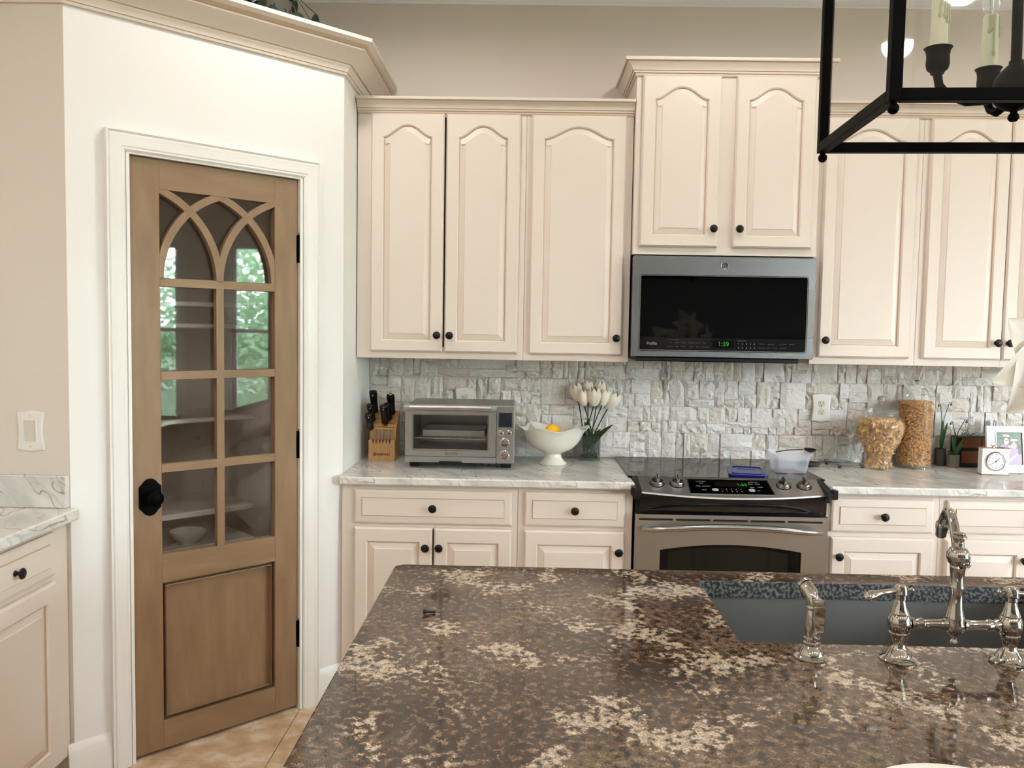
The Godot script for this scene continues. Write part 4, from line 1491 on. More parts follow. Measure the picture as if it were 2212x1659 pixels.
func faucet() -> void:
	var pn: Material = M["polished nickel"]
	var t := thing("bridge_faucet", "polished nickel bridge tap with two levers behind the island sink", "tap", V(-0.0285, CT + 0.0003, 2.45))
	var col := [[0.0, 0], [0.0325, 0], [0.033, 0.003], [0.030, 0.006], [0.0235, 0.009], [0.0215, 0.014], [0.019, 0.017], [0.0165, 0.022], [0.0135, 0.026], [0.0125, 0.034], [0.0155, 0.045], [0.0175, 0.048], [0.0178, 0.051], [0.0160, 0.053], [0.0195, 0.060], [0.0213, 0.068], [0.0205, 0.077], [0.0175, 0.084], [0.0158, 0.086], [0.0165, 0.088], [0.0130, 0.097], [0.0098, 0.110], [0.0096, 0.113], [0.0105, 0.114], [0.0105, 0.121], [0.0128, 0.123], [0.0128, 0.132], [0.0118, 0.137], [0.0085, 0.1395], [0.0, 0.140]]
	for s in [-1, 1]:
		var x: float = s * 0.1005
		part("side_column", Geo.new().lathe(col, 32, V(x, 0, 0)), pn, t)
		var lv := Geo.new()
		lv.tube([V(x, 0.129, 0), V(x + s * 0.022, 0.128, 0.004), V(x + s * 0.045, 0.126, 0.010), V(x + s * 0.058, 0.123, 0.014), V(x + s * 0.068, 0.121, 0.017), V(x + s * 0.0735, 0.119, 0.019)], [0.0052, 0.0050, 0.0062, 0.0098, 0.0088, 0.003], 14)
		var dr := part("lever", lv, pn, t)
		var nb := Geo.new()
		nb.tube([V(x, 0.129, 0), V(x - s * 0.018, 0.1295, -0.003)], 0.0032, 10)
		nb.ball(V(x - s * 0.0215, 0.1295, -0.0035), V(0.0048, 0.0048, 0.0048), 12, 8)
		part("lever_tail", nb, pn, dr)
	var bp := []
	var bprof := [[0.080, 0.0110], [0.074, 0.0112], [0.071, 0.0085], [0.066, 0.0100], [0.060, 0.0112], [0.056, 0.0085], [0.044, 0.0080], [0.028, 0.0086], [0.020, 0.0096], [0.016, 0.011]]
	for s in [-1, 1]:
		var pts := []
		var rr := []
		for q in bprof:
			pts.append(V(s * q[0], 0.068, 0))
			rr.append(q[1])
		part("bridge", Geo.new().tube(pts, rr, 18), pn, t)
	var post := [[0.0, 0.033], [0.0065, 0.034], [0.0070, 0.037], [0.0042, 0.041], [0.0045, 0.044], [0.0090, 0.049], [0.0150, 0.055], [0.0178, 0.064], [0.0180, 0.071], [0.0165, 0.079], [0.0172, 0.082], [0.0160, 0.085], [0.0130, 0.100], [0.0120, 0.115], [0.0118, 0.128], [0.0135, 0.136], [0.0135, 0.140], [0.0118, 0.143], [0.0115, 0.158], [0.0130, 0.172], [0.0138, 0.175], [0.0125, 0.178], [0.0165, 0.183], [0.0200, 0.192], [0.0195, 0.201], [0.0150, 0.209], [0.0095, 0.212], [0.0098, 0.217], [0.0085, 0.221], [0.0100, 0.227], [0.0132, 0.229], [0.0132, 0.232], [0.0100, 0.234], [0.0105, 0.237], [0.0060, 0.239], [0.0, 0.2395]]
	part("centre_post", Geo.new().lathe(post, 32), pn, t)
	var rs := Geo.new()
	rs.t = Transform3D(Basis(Vector3.RIGHT, PI / 2), V(0.004, 0.186, 0.0175))
	rs.lathe([[0.0095, 0], [0.0095, 0.003], [0.007, 0.0035], [0.0065, 0.002], [0.004, 0.0025], [0.003, 0.004], [0, 0.0042]], 24)
	part("side_button", rs, pn, t)
	var sp := []
	var sr := []
	for q in [[0.000, 0.195, 0.0], [0.006, 0.214, 0.02], [0.013, 0.238, 0.045], [0.019, 0.254, 0.068], [0.0225, 0.2585, 0.084], [0.027, 0.255, 0.102], [0.034, 0.240, 0.126], [0.040, 0.220, 0.145]]:
		sp.append(V(q[0], q[1], -q[2]))
		sr.append(0.0088)
	part("spout", Geo.new().tube(sp, sr, 16), pn, t)
	var nz := Geo.new()
	nz.tube([V(0.0395, 0.222, -0.1435), V(0.0415, 0.214, -0.149)], [0.0125, 0.0125], 18)
	nz.tube([V(0.0415, 0.214, -0.149), V(0.0452, 0.196, -0.160)], [0.0112, 0.0100], 18)
	part("nozzle", nz, pn, t)
	# side sprayer
	var q := thing("side_sprayer", "polished nickel side sprayer left of the bridge tap", "sprayer", V(-0.287, CT + 0.0003, 2.45))
	part("base", Geo.new().lathe([[0.0, 0], [0.0305, 0], [0.031, 0.003], [0.028, 0.006], [0.0225, 0.009], [0.0205, 0.015], [0.0165, 0.021], [0.0140, 0.024], [0.0152, 0.027], [0.0152, 0.030], [0.0135, 0.032], [0.0150, 0.034], [0.0150, 0.038], [0.0128, 0.040], [0.0128, 0.041], [0, 0.041]], 32), pn, q)
	part("wand", Geo.new().lathe([[0, 0.0405], [0.0122, 0.041], [0.0135, 0.052], [0.0138, 0.062], [0.0120, 0.080], [0.0105, 0.090], [0.0118, 0.092], [0.0118, 0.095], [0.0105, 0.097], [0.0105, 0.100]], 28), pn, q)
	var hd := Geo.new()
	hd.tube([V(0, 0.098, 0), V(-0.001, 0.110, -0.002), V(-0.003, 0.120, -0.010), V(-0.007, 0.127, -0.022)], [0.0105, 0.0115, 0.013, 0.0135], 20)
	hd.tube([V(-0.007, 0.127, -0.022), V(-0.009, 0.1295, -0.028)], [0.0148, 0.0142], 20)
	part("spray_head", hd, pn, q)
	var lv := Geo.new()
	lv.t = Transform3D(Basis(Vector3.UP, 0.15), V(0.006, 0, 0.0125))
	lv.slab(Geo.rrect(-0.0102, 0.052, 0.0102, 0.101, 0.003), 0.002, 0.0055, 0.0012)
	lv.box(V(-0.0100, 0.099, -0.014), V(0.0100, 0.112, 0.0052), 0.003)
	lv.box(V(-0.005, 0.092, -0.012), V(0.005, 0.099, 0.003))
	part("trigger", lv, pn, q)

# ------------------------------------------------------------------ lantern
func lantern() -> void:
	var t := thing("lantern_pendant", "black iron and glass lantern pendant with candle lights over the island", "lantern", V(0.026, 1.868, 2.465), -0.0576)
	var bi: Material = M["black iron"]
	var w := 0.285
	var d := 0.20
	var H := 0.62
	var s := 0.019
	for sx in [-1, 1]:
		for sz in [-1, 1]:
			part("post", Geo.new().box(V(sx * (w - s / 2) - s / 2, 0, sz * (d - s / 2) - s / 2), V(sx * (w - s / 2) + s / 2, H, sz * (d - s / 2) + s / 2), 0.001), bi, t)
			var f := Geo.new()
			f.ball(V(sx * (w - s / 2), -0.0105, sz * (d - s / 2)), V(0.0088, 0.0088, 0.0088), 14, 10)
			f.tube([V(sx * (w - s / 2), -0.004, sz * (d - s / 2)), V(sx * (w - s / 2), 0.001, sz * (d - s / 2))], 0.005, 10)
			part("ball_foot", f, bi, t)
			part("roof_bar", Geo.new().bar(V(sx * (w - s / 2), H - 0.004, sz * (d - s / 2)), V(sx * 0.04, H + 0.17, sz * 0.03), 0.014, 0.014), bi, t)
	for y in [[0.0, 0.019], [H - 0.019, H]]:
		for sz in [-1, 1]:
			part("rail", Geo.new().box(V(-w + s, y[0], sz * (d - s / 2) - s / 2), V(w - s, y[1], sz * (d - s / 2) + s / 2), 0.001), bi, t)
		for sx in [-1, 1]:
			part("rail", Geo.new().box(V(sx * (w - s / 2) - s / 2, y[0], -d + s), V(sx * (w - s / 2) + s / 2, y[1], d - s), 0.001), bi, t)
	for sz in [-1, 1]:
		part("pane", Geo.new().box(V(-w + s, 0.019, sz * (d - s / 2) - 0.0012), V(w - s, H - 0.019, sz * (d - s / 2) + 0.0012)), M["lantern glass"], t)
	for sx in [-1, 1]:
		part("pane", Geo.new().box(V(sx * (w - s / 2) - 0.0012, 0.019, -d + s), V(sx * (w - s / 2) + 0.0012, H - 0.019, d - s)), M["lantern glass"], t)
	part("roof_cap", Geo.new().box(V(-0.05, H + 0.155, -0.04), V(0.05, H + 0.18, 0.04), 0.004), bi, t)
	# hub, stem and arms
	var hx := -0.022
	var hz := 0.035
	part("stem", Geo.new().tube([V(hx, 0.095, hz), V(hx, H + 0.16, hz * 0.2)], 0.0085, 12), bi, t)
	var rodg := Geo.new().tube([V(0, H + 0.17, 0), V(0, CH - 1.868 - 0.02, 0)], 0.007, 10)
	part("hanging_rod", rodg, bi, t)
	part("ceiling_plate", Geo.new().lathe([[0.065, CH - 1.868 - 0.0005], [0.065, CH - 1.868 - 0.012], [0.03, CH - 1.868 - 0.03], [0, CH - 1.868 - 0.032]], 28), bi, t)
	part("hub", Geo.new().lathe([[0, 0.0065], [0.0055, 0.007], [0.0092, 0.012], [0.0085, 0.017], [0.0055, 0.021], [0.0060, 0.024], [0.0150, 0.027], [0.0265, 0.034], [0.0335, 0.043], [0.0345, 0.051], [0.0320, 0.056], [0.0325, 0.061], [0.0335, 0.070], [0.0300, 0.082], [0.0220, 0.092], [0.0150, 0.099], [0.0115, 0.102], [0.0110, 0.108], [0, 0.108]], 32, V(hx, 0, hz)), bi, t)
	for q in [[-0.168, 0.078], [-0.034, -0.038], [0.135, -0.01], [0.060, 0.122]]:
		var cx: float = q[0]
		var cz: float = q[1]
		var dv := V(cx - hx, 0, cz - hz)
		var o := V(hx, 0, hz)
		var ap := []
		for k in [[0.10, 0.054], [0.35, 0.038], [0.62, 0.033], [0.86, 0.042], [0.97, 0.056], [1.0, 0.076]]:
			ap.append(o + dv * k[0] + V(0, k[1], 0))
		part("arm", Geo.new().tube(ap, 0.0072, 10), bi, t)
		part("candle_cup", Geo.new().lathe([[0, 0.074], [0.0105, 0.074], [0.0105, 0.0765], [0.0165, 0.082], [0.0185, 0.090], [0.0178, 0.104], [0.0195, 0.113], [0.0225, 0.1165], [0.0215, 0.117], [0.0165, 0.111], [0, 0.110]], 28, V(cx, 0, cz)), bi, t)
		var r2 := RandomNumberGenerator.new()
		r2.seed = int(cx * 1000) + 500
		var cd := Geo.new().lathe([[0, 0.1105], [0.0138, 0.1105], [0.0135, 0.16], [0.0130, 0.205], [0.0115, 0.209], [0, 0.2085]], 24, V(cx, 0, cz))
		var candle := part("candle", cd, M["candle wax"], t)
		var dr := Geo.new()
		for k in 9:
			var a := r2.randf() * TAU
			var len := r2.randf_range(0.012, 0.06)
			var p := V(cx + cos(a) * 0.0138, 0.206, cz + sin(a) * 0.0138)
			dr.tube([p, p - V(0, len, 0), p - V(0, len + 0.006, 0)], [0.0016, 0.0018, 0.0032], 7)
			dr.ball(p - V(0, len + 0.007, 0), V(0.003, 0.0045, 0.003), 8, 6)
		part("wax_drips", dr, M["wax drip"], candle)
		var bl := Geo.new().lathe([[0.006, 0.208], [0.012, 0.218], [0.0165, 0.232], [0.0160, 0.246], [0.011, 0.266], [0.004, 0.285], [0, 0.290]], 20, V(cx, 0, cz))
		var bulb := part("bulb", bl, M["jar glass"], t)
		part("filament", Geo.new().tube([V(cx - 0.002, 0.209, cz), V(cx - 0.003, 0.240, cz), V(cx + 0.003, 0.246, cz), V(cx + 0.002, 0.209, cz)], 0.0006, 5), M["satin steel"], bulb)

# ------------------------------------------------------------------ left run
func plate_outline(w: float, h: float, bump: float) -> PackedVector2Array:
	# wall plate with a waist and a low peak at top and bottom
	var o := PackedVector2Array()
	var n := 10
	for i in n + 1:
		var k := -1.0 + 2.0 * i / n
		o.append(Vector2(k * w, -h - bump * pow(cos(k * PI / 2), 2)))
	for i in range(1, n):
		var k := -1.0 + 2.0 * i / n
		o.append(Vector2(w - bump * pow(cos(k * PI / 2), 2), k * h))
	for i in n + 1:
		var k := 1.0 - 2.0 * i / n
		o.append(Vector2(k * w, h + bump * pow(cos(k * PI / 2), 2)))
	for i in range(1, n):
		var k := 1.0 - 2.0 * i / n
		o.append(Vector2(-w + bump * pow(cos(k * PI / 2), 2), k * h))
	return o

func left_run() -> void:
	var q: Material = M["pale quartzite"]
	single("worktop", Geo.new().box(V(-2.899, 0.876, ZL + 0.001), V(-2.243, CT, 3.1), 0.005), q, "pale stone worktop along the left wall, ending at the pantry", "worktop", Vector3.ZERO, 0, "stone worktops")
	single("splash_block", Geo.new().box(V(-2.898, CT + 0.0003, ZL + 0.001), V(-2.276, 1.018, ZL + 0.024), 0.0025), q, "low veined stone upstand below the light switch", "upstand")
	var a := thing("base_cabinet", "cream base cabinet with a drawer at the left edge, beside the pantry door", "cabinet", V(-2.286, 0, 1.867), PI / 2, "base cabinets along the left wall")
	carcass(a, 0.557, 0.875, 0.60, 0.10)
	toe(a, 0.557, 0.60)
	drawer_front(a, 0.025, 0.722, 0.435, 0.135)
	door_leaf(a, 0.025, 0.130, 0.435, 0.573, 0, 0.03, 0.49)
	var pi := Geo.new()
	pi.box(V(0.475, 0.10, 0), V(0.478, 0.87, 0.0015))
	var b := thing("base_cabinet", "cream base cabinet below the left worktop, nearer than the one at the pantry", "cabinet", V(-2.286, 0, 3.08), PI / 2, "base cabinets along the left wall")
	carcass(b, 1.21, 0.875, 0.60, 0.10)
	toe(b, 1.21, 0.60)
	for k in 2:
		drawer_front(b, 0.03 + k * 0.6, 0.722, 0.55, 0.135)
		door_leaf(b, 0.03 + k * 0.6, 0.130, 0.55, 0.573, 0, 0.5 if k == 0 else 0.04, 0.49)
	# light switch
	var s := thing("light_switch", "white rocker light switch with a wavy plate on the beige wall", "switch", V(-2.397, 1.158, ZL))
	var pg := Geo.new()
	var o := plate_outline(0.044, 0.061, 0.005)
	var fo := Geo.inset(o, 0.006)
	pg.ring(o, 0.0003, o, 0.002)
	pg.ring(o, 0.002, Geo.inset(o, 0.002), 0.0055)
	pg.ring(Geo.inset(o, 0.002), 0.0055, fo, 0.007)
	pg.cap(fo, 0.007)
	part("plate", pg, M["white plastic"], s)
	var rf := Geo.new()
	frame(rf, Geo.rrect(-0.021, -0.036, 0.021, 0.036, 0.002), Geo.rrect(-0.0175, -0.033, 0.0175, 0.033, 0.001), 0.006, 0.0085, 0.0008)
	part("rocker_frame", rf, M["white plastic"], s)
	var rk := Geo.new()
	rk.quad(V(-0.017, -0.0325, 0.0070), V(0.017, -0.0325, 0.0070), V(0.017, 0.0, 0.0080), V(-0.017, 0.0, 0.0080))
	rk.quad(V(-0.017, 0.0, 0.0080), V(0.017, 0.0, 0.0080), V(0.017, 0.0325, 0.0105), V(-0.017, 0.0325, 0.0105))
	rk.quad(V(-0.017, 0.0325, 0.0105), V(0.017, 0.0325, 0.0105), V(0.017, 0.0325, 0.006), V(-0.017, 0.0325, 0.006))
	part("rocker", rk, M["ivory plastic"], s)
	for y in [-0.049, 0.049]:
		screw(s, 0, y, 0.007)
	# ivy on top of the pantry
	var iv := thing("ivy_plant", "trailing dark green ivy on top of the pantry", "plant", V(-1.83, 2.6153, 0.62))
	part("pot", Geo.new().lathe([[0, 0], [0.06, 0], [0.085, 0.12], [0.09, 0.13], [0.082, 0.13], [0.075, 0.115], [0, 0.11]], 24), M["pot felt"], iv)
	var r := RandomNumberGenerator.new()
	r.seed = 9
	var lf := Geo.new()
	leaf_shape(lf, 0.075, 0.024, 0.012)
	var lm := lf.mesh(60)
	var nrm := V(1, 0, 1).normalized()
	var side := V(1, 0, -1).normalized()
	var spots := [[0.155, 0.105, 0.085, -2.2, 0.075, 1], [0.13, 0.055, 0.10, -0.3, 0.06, 1], [0.08, 0.05, 0.09, -0.9, 0.055, 1], [0.045, 0.09, 0.075, -0.6, 0.08, 0], [0.02, 0.06, 0.09, -0.4, 0.07, 0], [-0.03, 0.10, 0.08, -1.8, 0.075, 0], [-0.08, 0.085, 0.09, -2.6, 0.075, 0], [-0.02, 0.06, 0.09, -2.9, 0.07, 0], [-0.12, 0.09, 0.08, -2.4, 0.07, 0], [0.215, 0.045, 0.055, 1.9, 0.03, 1], [0.185, 0.085, 0.06, -1.75, 0.06, 0]]
	for k in 46:
		var sp: Array
		if k < spots.size():
			sp = spots[k]
		else:
			sp = [r.randf_range(-0.22, 0.08), r.randf_range(0.06, 0.20), r.randf_range(-0.05, 0.10), r.randf_range(-3.1, 0.6), r.randf_range(0.05, 0.08), r.randi() % 3]
		var p: Vector3 = side * sp[0] + nrm * sp[2] + V(0, sp[1], 0)
		var ang: float = sp[3]
		var dirv := (side * cos(ang) + V(0, sin(ang), 0) + nrm * r.randf_range(-0.15, 0.3)).normalized()
		var wv := dirv.cross(nrm).normalized().rotated(dirv, r.randf_range(-0.5, 0.5))
		var up := wv.cross(dirv).normalized()
		var sc: float = sp[4] / 0.075
		piece("leaf", lm, M["ivy mid" if sp[5] == 1 and k != 0 else "ivy dark"], iv, Transform3D(Basis(dirv * sc, up * sc, wv * sc), p))
	for k in 7:
		var e: Array = spots[k]
		part("stem", Geo.new().tube([V(0, 0.11, 0), side * e[0] * 0.5 + nrm * e[2] * 0.6 + V(0, 0.17, 0), side * e[0] + nrm * e[2] + V(0, e[1], 0)], 0.0018, 6), M["stem green"], iv)

func screw(par: Node3D, x: float, y: float, z: float) -> void:
	var g := Geo.new()
	g.t = Transform3D(Basis(Vector3.RIGHT, PI / 2), V(x, y, z - 0.0005))
	g.lathe([[0.0032, 0], [0.0030, 0.0012], [0.001, 0.0016], [0, 0.0016]], 12)
	part("screw", g, M["ivory plastic"], par)

func leaf_shape(g: Geo, l: float, w: float, bend: float) -> void:   # along +x, flat in xz, a few mm thick fold
	var n := 7
	for s in [-1.0, 1.0]:
		for i in n:
			var a := float(i) / n
			var b := float(i + 1) / n
			var wa: float = w * pow(sin(PI * pow(a, 0.75)), 0.8) * s
			var wb: float = w * pow(sin(PI * minf(pow(b, 0.75), 0.9999)), 0.8) * s
			var ya: float = -bend * a * a
			var yb: float = -bend * b * b
			var p := [V(a * l, ya, 0), V(b * l, yb, 0), V(b * l, yb + absf(wb) * 0.18, wb), V(a * l, ya + absf(wa) * 0.18, wa)]
			if s > 0:
				g.quad(p[3], p[2], p[1], p[0])
			else:
				g.quad(p[0], p[1], p[2], p[3])

# ------------------------------------------------------------------ things left of the range
func receptacle(par: Node3D, y: float, decora := false) -> void:
	var g := Geo.new()
	if decora:
		g.slab(Geo.rrect(-0.0165, -0.033, 0.0165, 0.033, 0.002), 0.006, 0.0085, 0.0008)
	else:
		g.slab(Geo.rrect(-0.0155, y - 0.0135, 0.0155, y + 0.0135, 0.0095, 6), 0.006, 0.0085, 0.0008)
	var p := part("receptacle", g, M["ivory plastic"], par)
	for yy in ([0.018, -0.018] if decora else [y]):
		var h := Geo.new()
		h.box(V(-0.0075, yy - 0.0005, 0.0083), V(-0.0055, yy + 0.0075, 0.00865))
		h.box(V(0.0055, yy - 0.0005, 0.0083), V(0.0075, yy + 0.0065, 0.00865))
		if decora:
			h.box(V(-0.0095, yy + 0.0025, 0.0083), V(-0.0055, yy + 0.0045, 0.00865))
		h.slab(Geo.rrect(-0.0025, yy - 0.0095, 0.0025, yy - 0.0045, 0.0022, 4), 0.0083, 0.00865)
		part("slots", h, M["black plastic"], p)

func outlet(label: String, x: float, y: float, decora: bool) -> void:
	var s := thing("outlet", label, "outlet", V(x, y, 0.0215), 0, "")
	var pg := Geo.new()
	var o := plate_outline(0.0445, 0.061, 0.0055)
	var fo := Geo.inset(o, 0.006)
	pg.ring(o, -0.018, o, 0.002)
	pg.ring(o, 0.002, Geo.inset(o, 0.002), 0.0055)
	pg.ring(Geo.inset(o, 0.002), 0.0055, fo, 0.007)
	pg.cap(fo, 0.007)
	part("plate", pg, M["white plastic"], s)
	if decora:
		receptacle(s, 0, true)
		for yy in [-0.049, 0.049]:
			screw(s, 0, yy, 0.007)
	else:
		receptacle(s, 0.0195)
		receptacle(s, -0.0195)
		screw(s, 0, 0, 0.0085)

func counter_things() -> void:
	outlet("white outlet on the stone wall, half hidden behind the toaster oven", -1.105, 1.169, true)
	knife_block()
	toaster()
	# pedestal bowl with a wavy rim
	var b := thing("pedestal_bowl", "large cream footed bowl with a wavy rim beside the toaster oven", "bowl", V(-0.694, CT + 0.0003, 0.226))
	var prof := [[0.0, 0.0], [0.060, 0.0], [0.0625, 0.003], [0.0605, 0.008], [0.050, 0.016], [0.041, 0.026], [0.0365, 0.038], [0.0365, 0.047], [0.046, 0.054], [0.068, 0.063], [0.090, 0.076], [0.108, 0.094], [0.121, 0.114], [0.131, 0.136], [0.140, 0.152], [0.151, 0.162], [0.1525, 0.165], [0.150, 0.166], [0.137, 0.156], [0.127, 0.138], [0.117, 0.116], [0.103, 0.096], [0.085, 0.080], [0.060, 0.068], [0.03, 0.063], [0.0, 0.062]]
	var g := Geo.new()
	var n := 72
	for i in n:
		for j in prof.size() - 1:
			var q := []
			for k in [[i, j], [i, j + 1], [i + 1, j + 1], [i + 1, j]]:
				var a: float = TAU * (k[0] % n) / n
				var p: Array = prof[k[1]]
				var s := smoothstep(0.09, 0.166, p[1]) if k[1] > 8 else 0.0
				var wv := cos(a * 6.0 + 0.6)
				q.append(V(p[0] * (1 + 0.035 * s * wv) * cos(a), p[1] + 0.0075 * s * wv, p[0] * (1 + 0.035 * s * wv) * sin(a)))
			if prof[j + 1][0] > 1e-6:
				g.tri(q[0], q[1], q[2])
			if prof[j][0] > 1e-6:
				g.tri(q[0], q[2], q[3])
	part("bowl_body", g, M["china"], b, 50)
	# crumpled paper that lines it, and a lemon on the paper
	var pp := Geo.new()
	var rr := RandomNumberGenerator.new()
	rr.seed = 14
	var ph := []
	for j in 8:
		var row := []
		for i in 25:
			var a := TAU * (i % 24) / 24.0
			var rad := 0.118 * j / 7.0
			var y := 0.085 + 0.055 * pow(j / 7.0, 2) + (0.0 if j < 2 else rr.randf_range(-0.006, 0.006))
			if j == 7:
				y += 0.062 * maxf(0, 1 - absf(angle_difference(a, 2.55)) / 0.42) + 0.040 * maxf(0, 1 - absf(angle_difference(a, 5.95)) / 0.6) + 0.015 * maxf(0, 1 - absf(angle_difference(a, 0.5)) / 0.4)
			if j >= 6 and i == 24:
				y = row[0].y
			row.append(V(rad * cos(a), y, rad * sin(a)) if i < 24 else row[0])
		ph.append(row)
	for j in 7:
		for i in 24:
			pp.quad(ph[j][i], ph[j + 1][i], ph[j + 1][i + 1], ph[j][i + 1])
	single("paper_napkin", pp, M["paper"], "crumpled white paper lining the footed bowl", "paper", V(-0.694, CT + 0.0003, 0.226), 0, "", 0)
	var lg := Geo.new()
	lg.t = Transform3D(Basis.from_euler(V(0.2, 0.4, 0.1)), Vector3.ZERO)
	lg.ball(Vector3.ZERO, V(0.034, 0.0285, 0.0285), 24, 16)
	var lm := single("lemon", lg, M["lemon"], "yellow lemon in the footed bowl", "lemon", V(-0.700, 1.0635, 0.235))
	var nb := Geo.new()
	nb.t = lg.t
	nb.tube([V(0.031, 0, 0), V(0.036, 0, 0), V(0.040, 0, 0)], [0.010, 0.006, 0.002], 10)
	part("tip", nb, M["lemon"], lm)
	# square vase of tulips
	var v := thing("square_vase", "square glass vase of tulips between the footed bowl and the range", "vase", V(-0.523, CT + 0.0003, 0.066))
	var w := 0.048
	var h := 0.113
	var vg := Geo.new()
	for s in [-1, 1]:
		vg.box(V(s * (w - 0.0022) - 0.0022, 0.010, -w), V(s * (w - 0.0022) + 0.0022, h, w), 0.001)
		vg.box(V(-w + 0.0045, 0.010, s * (w - 0.0022) - 0.0022), V(w - 0.0045, h, s * (w - 0.0022) + 0.0022), 0.001)
	part("walls", vg, M["vase glass"], v)
	part("base", Geo.new().box(V(-w, 0, -w), V(w, 0.0098, w), 0.002), M["vase glass"], v)
	var sl := Geo.new()
	var r3 := RandomNumberGenerator.new()
	r3.seed = 4
	for k in 40:
		sl.ball(V(r3.randf_range(-0.034, 0.034), r3.randf_range(0.012, 0.026), r3.randf_range(-0.034, 0.034)), Vector3.ONE * r3.randf_range(0.005, 0.008), 6, 5)
	var so := part("pebbles", sl, M["soil"], v)
	so.set_meta("kind", "stuff")
	var rt := Geo.new()
	for k in 14:
		var a := r3.randf_range(-0.03, 0.03)
		var c := r3.randf_range(-0.03, 0.03)
		rt.tube([V(a, 0.02, c), V(a * 0.8 + 0.004, 0.06, c * 0.7), V(a * 0.5, 0.10, c * 0.5)], 0.0012, 5)
	part("roots", rt, M["stem green"], v)
	var tl := [
		[-0.577, 1.188, 0.060, "white tulip at the left back of the square vase, half hidden", 1.05],
		[-0.531, 1.203, 0.055, "tallest white tulip at the back of the square vase, left of centre", 1.0],
		[-0.486, 1.202, 0.058, "white tulip at the back of the square vase, right of centre", 1.0],
		[-0.552, 1.168, 0.095, "white tulip hanging over the left front of the square vase", 1.0],
		[-0.508, 1.170, 0.105, "rounded white tulip at the front centre of the square vase", 1.12],
		[-0.468, 1.170, 0.085, "bright white tulip just right of the front centre one", 1.0],
		[-0.440, 1.153, 0.070, "opened white tulip leaning out to the right over the square vase", 1.15]]
	var tm: ArrayMesh = null
	for k in tl.size():
		var q: Array = tl[k]
		var base := V(-0.523 + (k % 4 - 1.5) * 0.015, CT + 0.030, 0.066 + (k % 3 - 1) * 0.016)
		var t := thing("tulip", q[3], "tulip", base, 0, "white tulips in the square vase")
		var top := V(q[0], q[1], q[2]) - base
		part("stem", Geo.new().tube([Vector3.ZERO, V(top.x * 0.25, top.y * 0.45, top.z * 0.25), V(top.x * 0.7, top.y * 0.8, top.z * 0.7), top], [0.0028, 0.0028, 0.0026, 0.003], 8), M["stem green"], t)
		var lean := V(top.x, 0, top.z).normalized() if k != 4 else V(0, 0, 1)
		var axis := (V(0, 1, 0) + lean * (0.5 if k == 6 else 0.22)).normalized()
		for m in 6:
			var pg := Geo.new()
			tulip_petal(pg, TAU * m / 6.0 + k, 0.078 * q[4], 0.0255 * q[4], 0.0 if m % 2 == 0 else 0.0022, 0.4 if k == 6 else 0.12)
			var po := part("petal", pg, M["petal white"], t, 60)
			var xa := axis.cross(V(0.13, 0.2, 1)).normalized()
			po.transform = Transform3D(Basis(xa, axis, xa.cross(axis)), top - axis * 0.003)
		if k in [2, 4, 5, 6]:
			var lg2 := Geo.new()
			var d: Array = [0, 0, [-0.035, 0.15, 0.02], 0, [0.01, 0.16, 0.05], [0.055, 0.12, 0.045], [0.10, 0.135, 0.03]][k]
			blade(lg2, V(0, 0.02, 0), V(d[0] * 0.2, d[1] * 0.6, d[2] * 0.4), V(d[0], d[1], d[2]), 0.013)
			part("leaf", lg2, M["leaf dark"], t, 60)

func tulip_petal(g: Geo, a0: float, L: float, R: float, off: float, open: float) -> void:
	var nu := 8
	var nv := 6
	var rows := []
	for i in nu + 1:
		var u := float(i) / nu
		var row := []
		for j in nv + 1:
			var s := 2.0 * j / nv - 1.0
			var w := pow(sin(PI * clampf(0.14 + 0.84 * u, 0, 1)), 0.5) * 0.80
			var rad := (R + off) * (pow(sin(PI * (0.10 + 0.75 * u)), 0.75) * (1.0 + open * u) * (1.0 - 0.10 * s * s)) + 0.001
			var a := a0 + s * w
			row.append(V(rad * cos(a), u * L * (1.0 - 0.06 * s * s * u), rad * sin(a)))
		rows.append(row)
	for i in nu:
		for j in nv:
			g.quad(rows[i][j], rows[i + 1][j], rows[i + 1][j + 1], rows[i][j + 1])

func blade(g: Geo, a: Vector3, m: Vector3, b: Vector3, w: float) -> void:   # a strap leaf along a curve, folded along its middle
	var n := 10
	var side := (b - a).cross(V(0, 0.3, 1)).normalized()
	var last := []
	for i in n + 1:
		var u := float(i) / n
		var p := a.lerp(m, u).lerp(m.lerp(b, u), u)
		var ww := w * pow(sin(PI * (0.12 + 0.88 * pow(u, 0.9))), 0.7) if i < n else 0.0003
		var up := side.cross((b - a).normalized()) * ww * 0.35
		var row := [p - side * ww + up, p, p + side * ww + up]
		if last:
			g.quad(last[0], last[1], row[1], row[0])
			g.quad(last[1], last[2], row[2], row[1])
		last = row

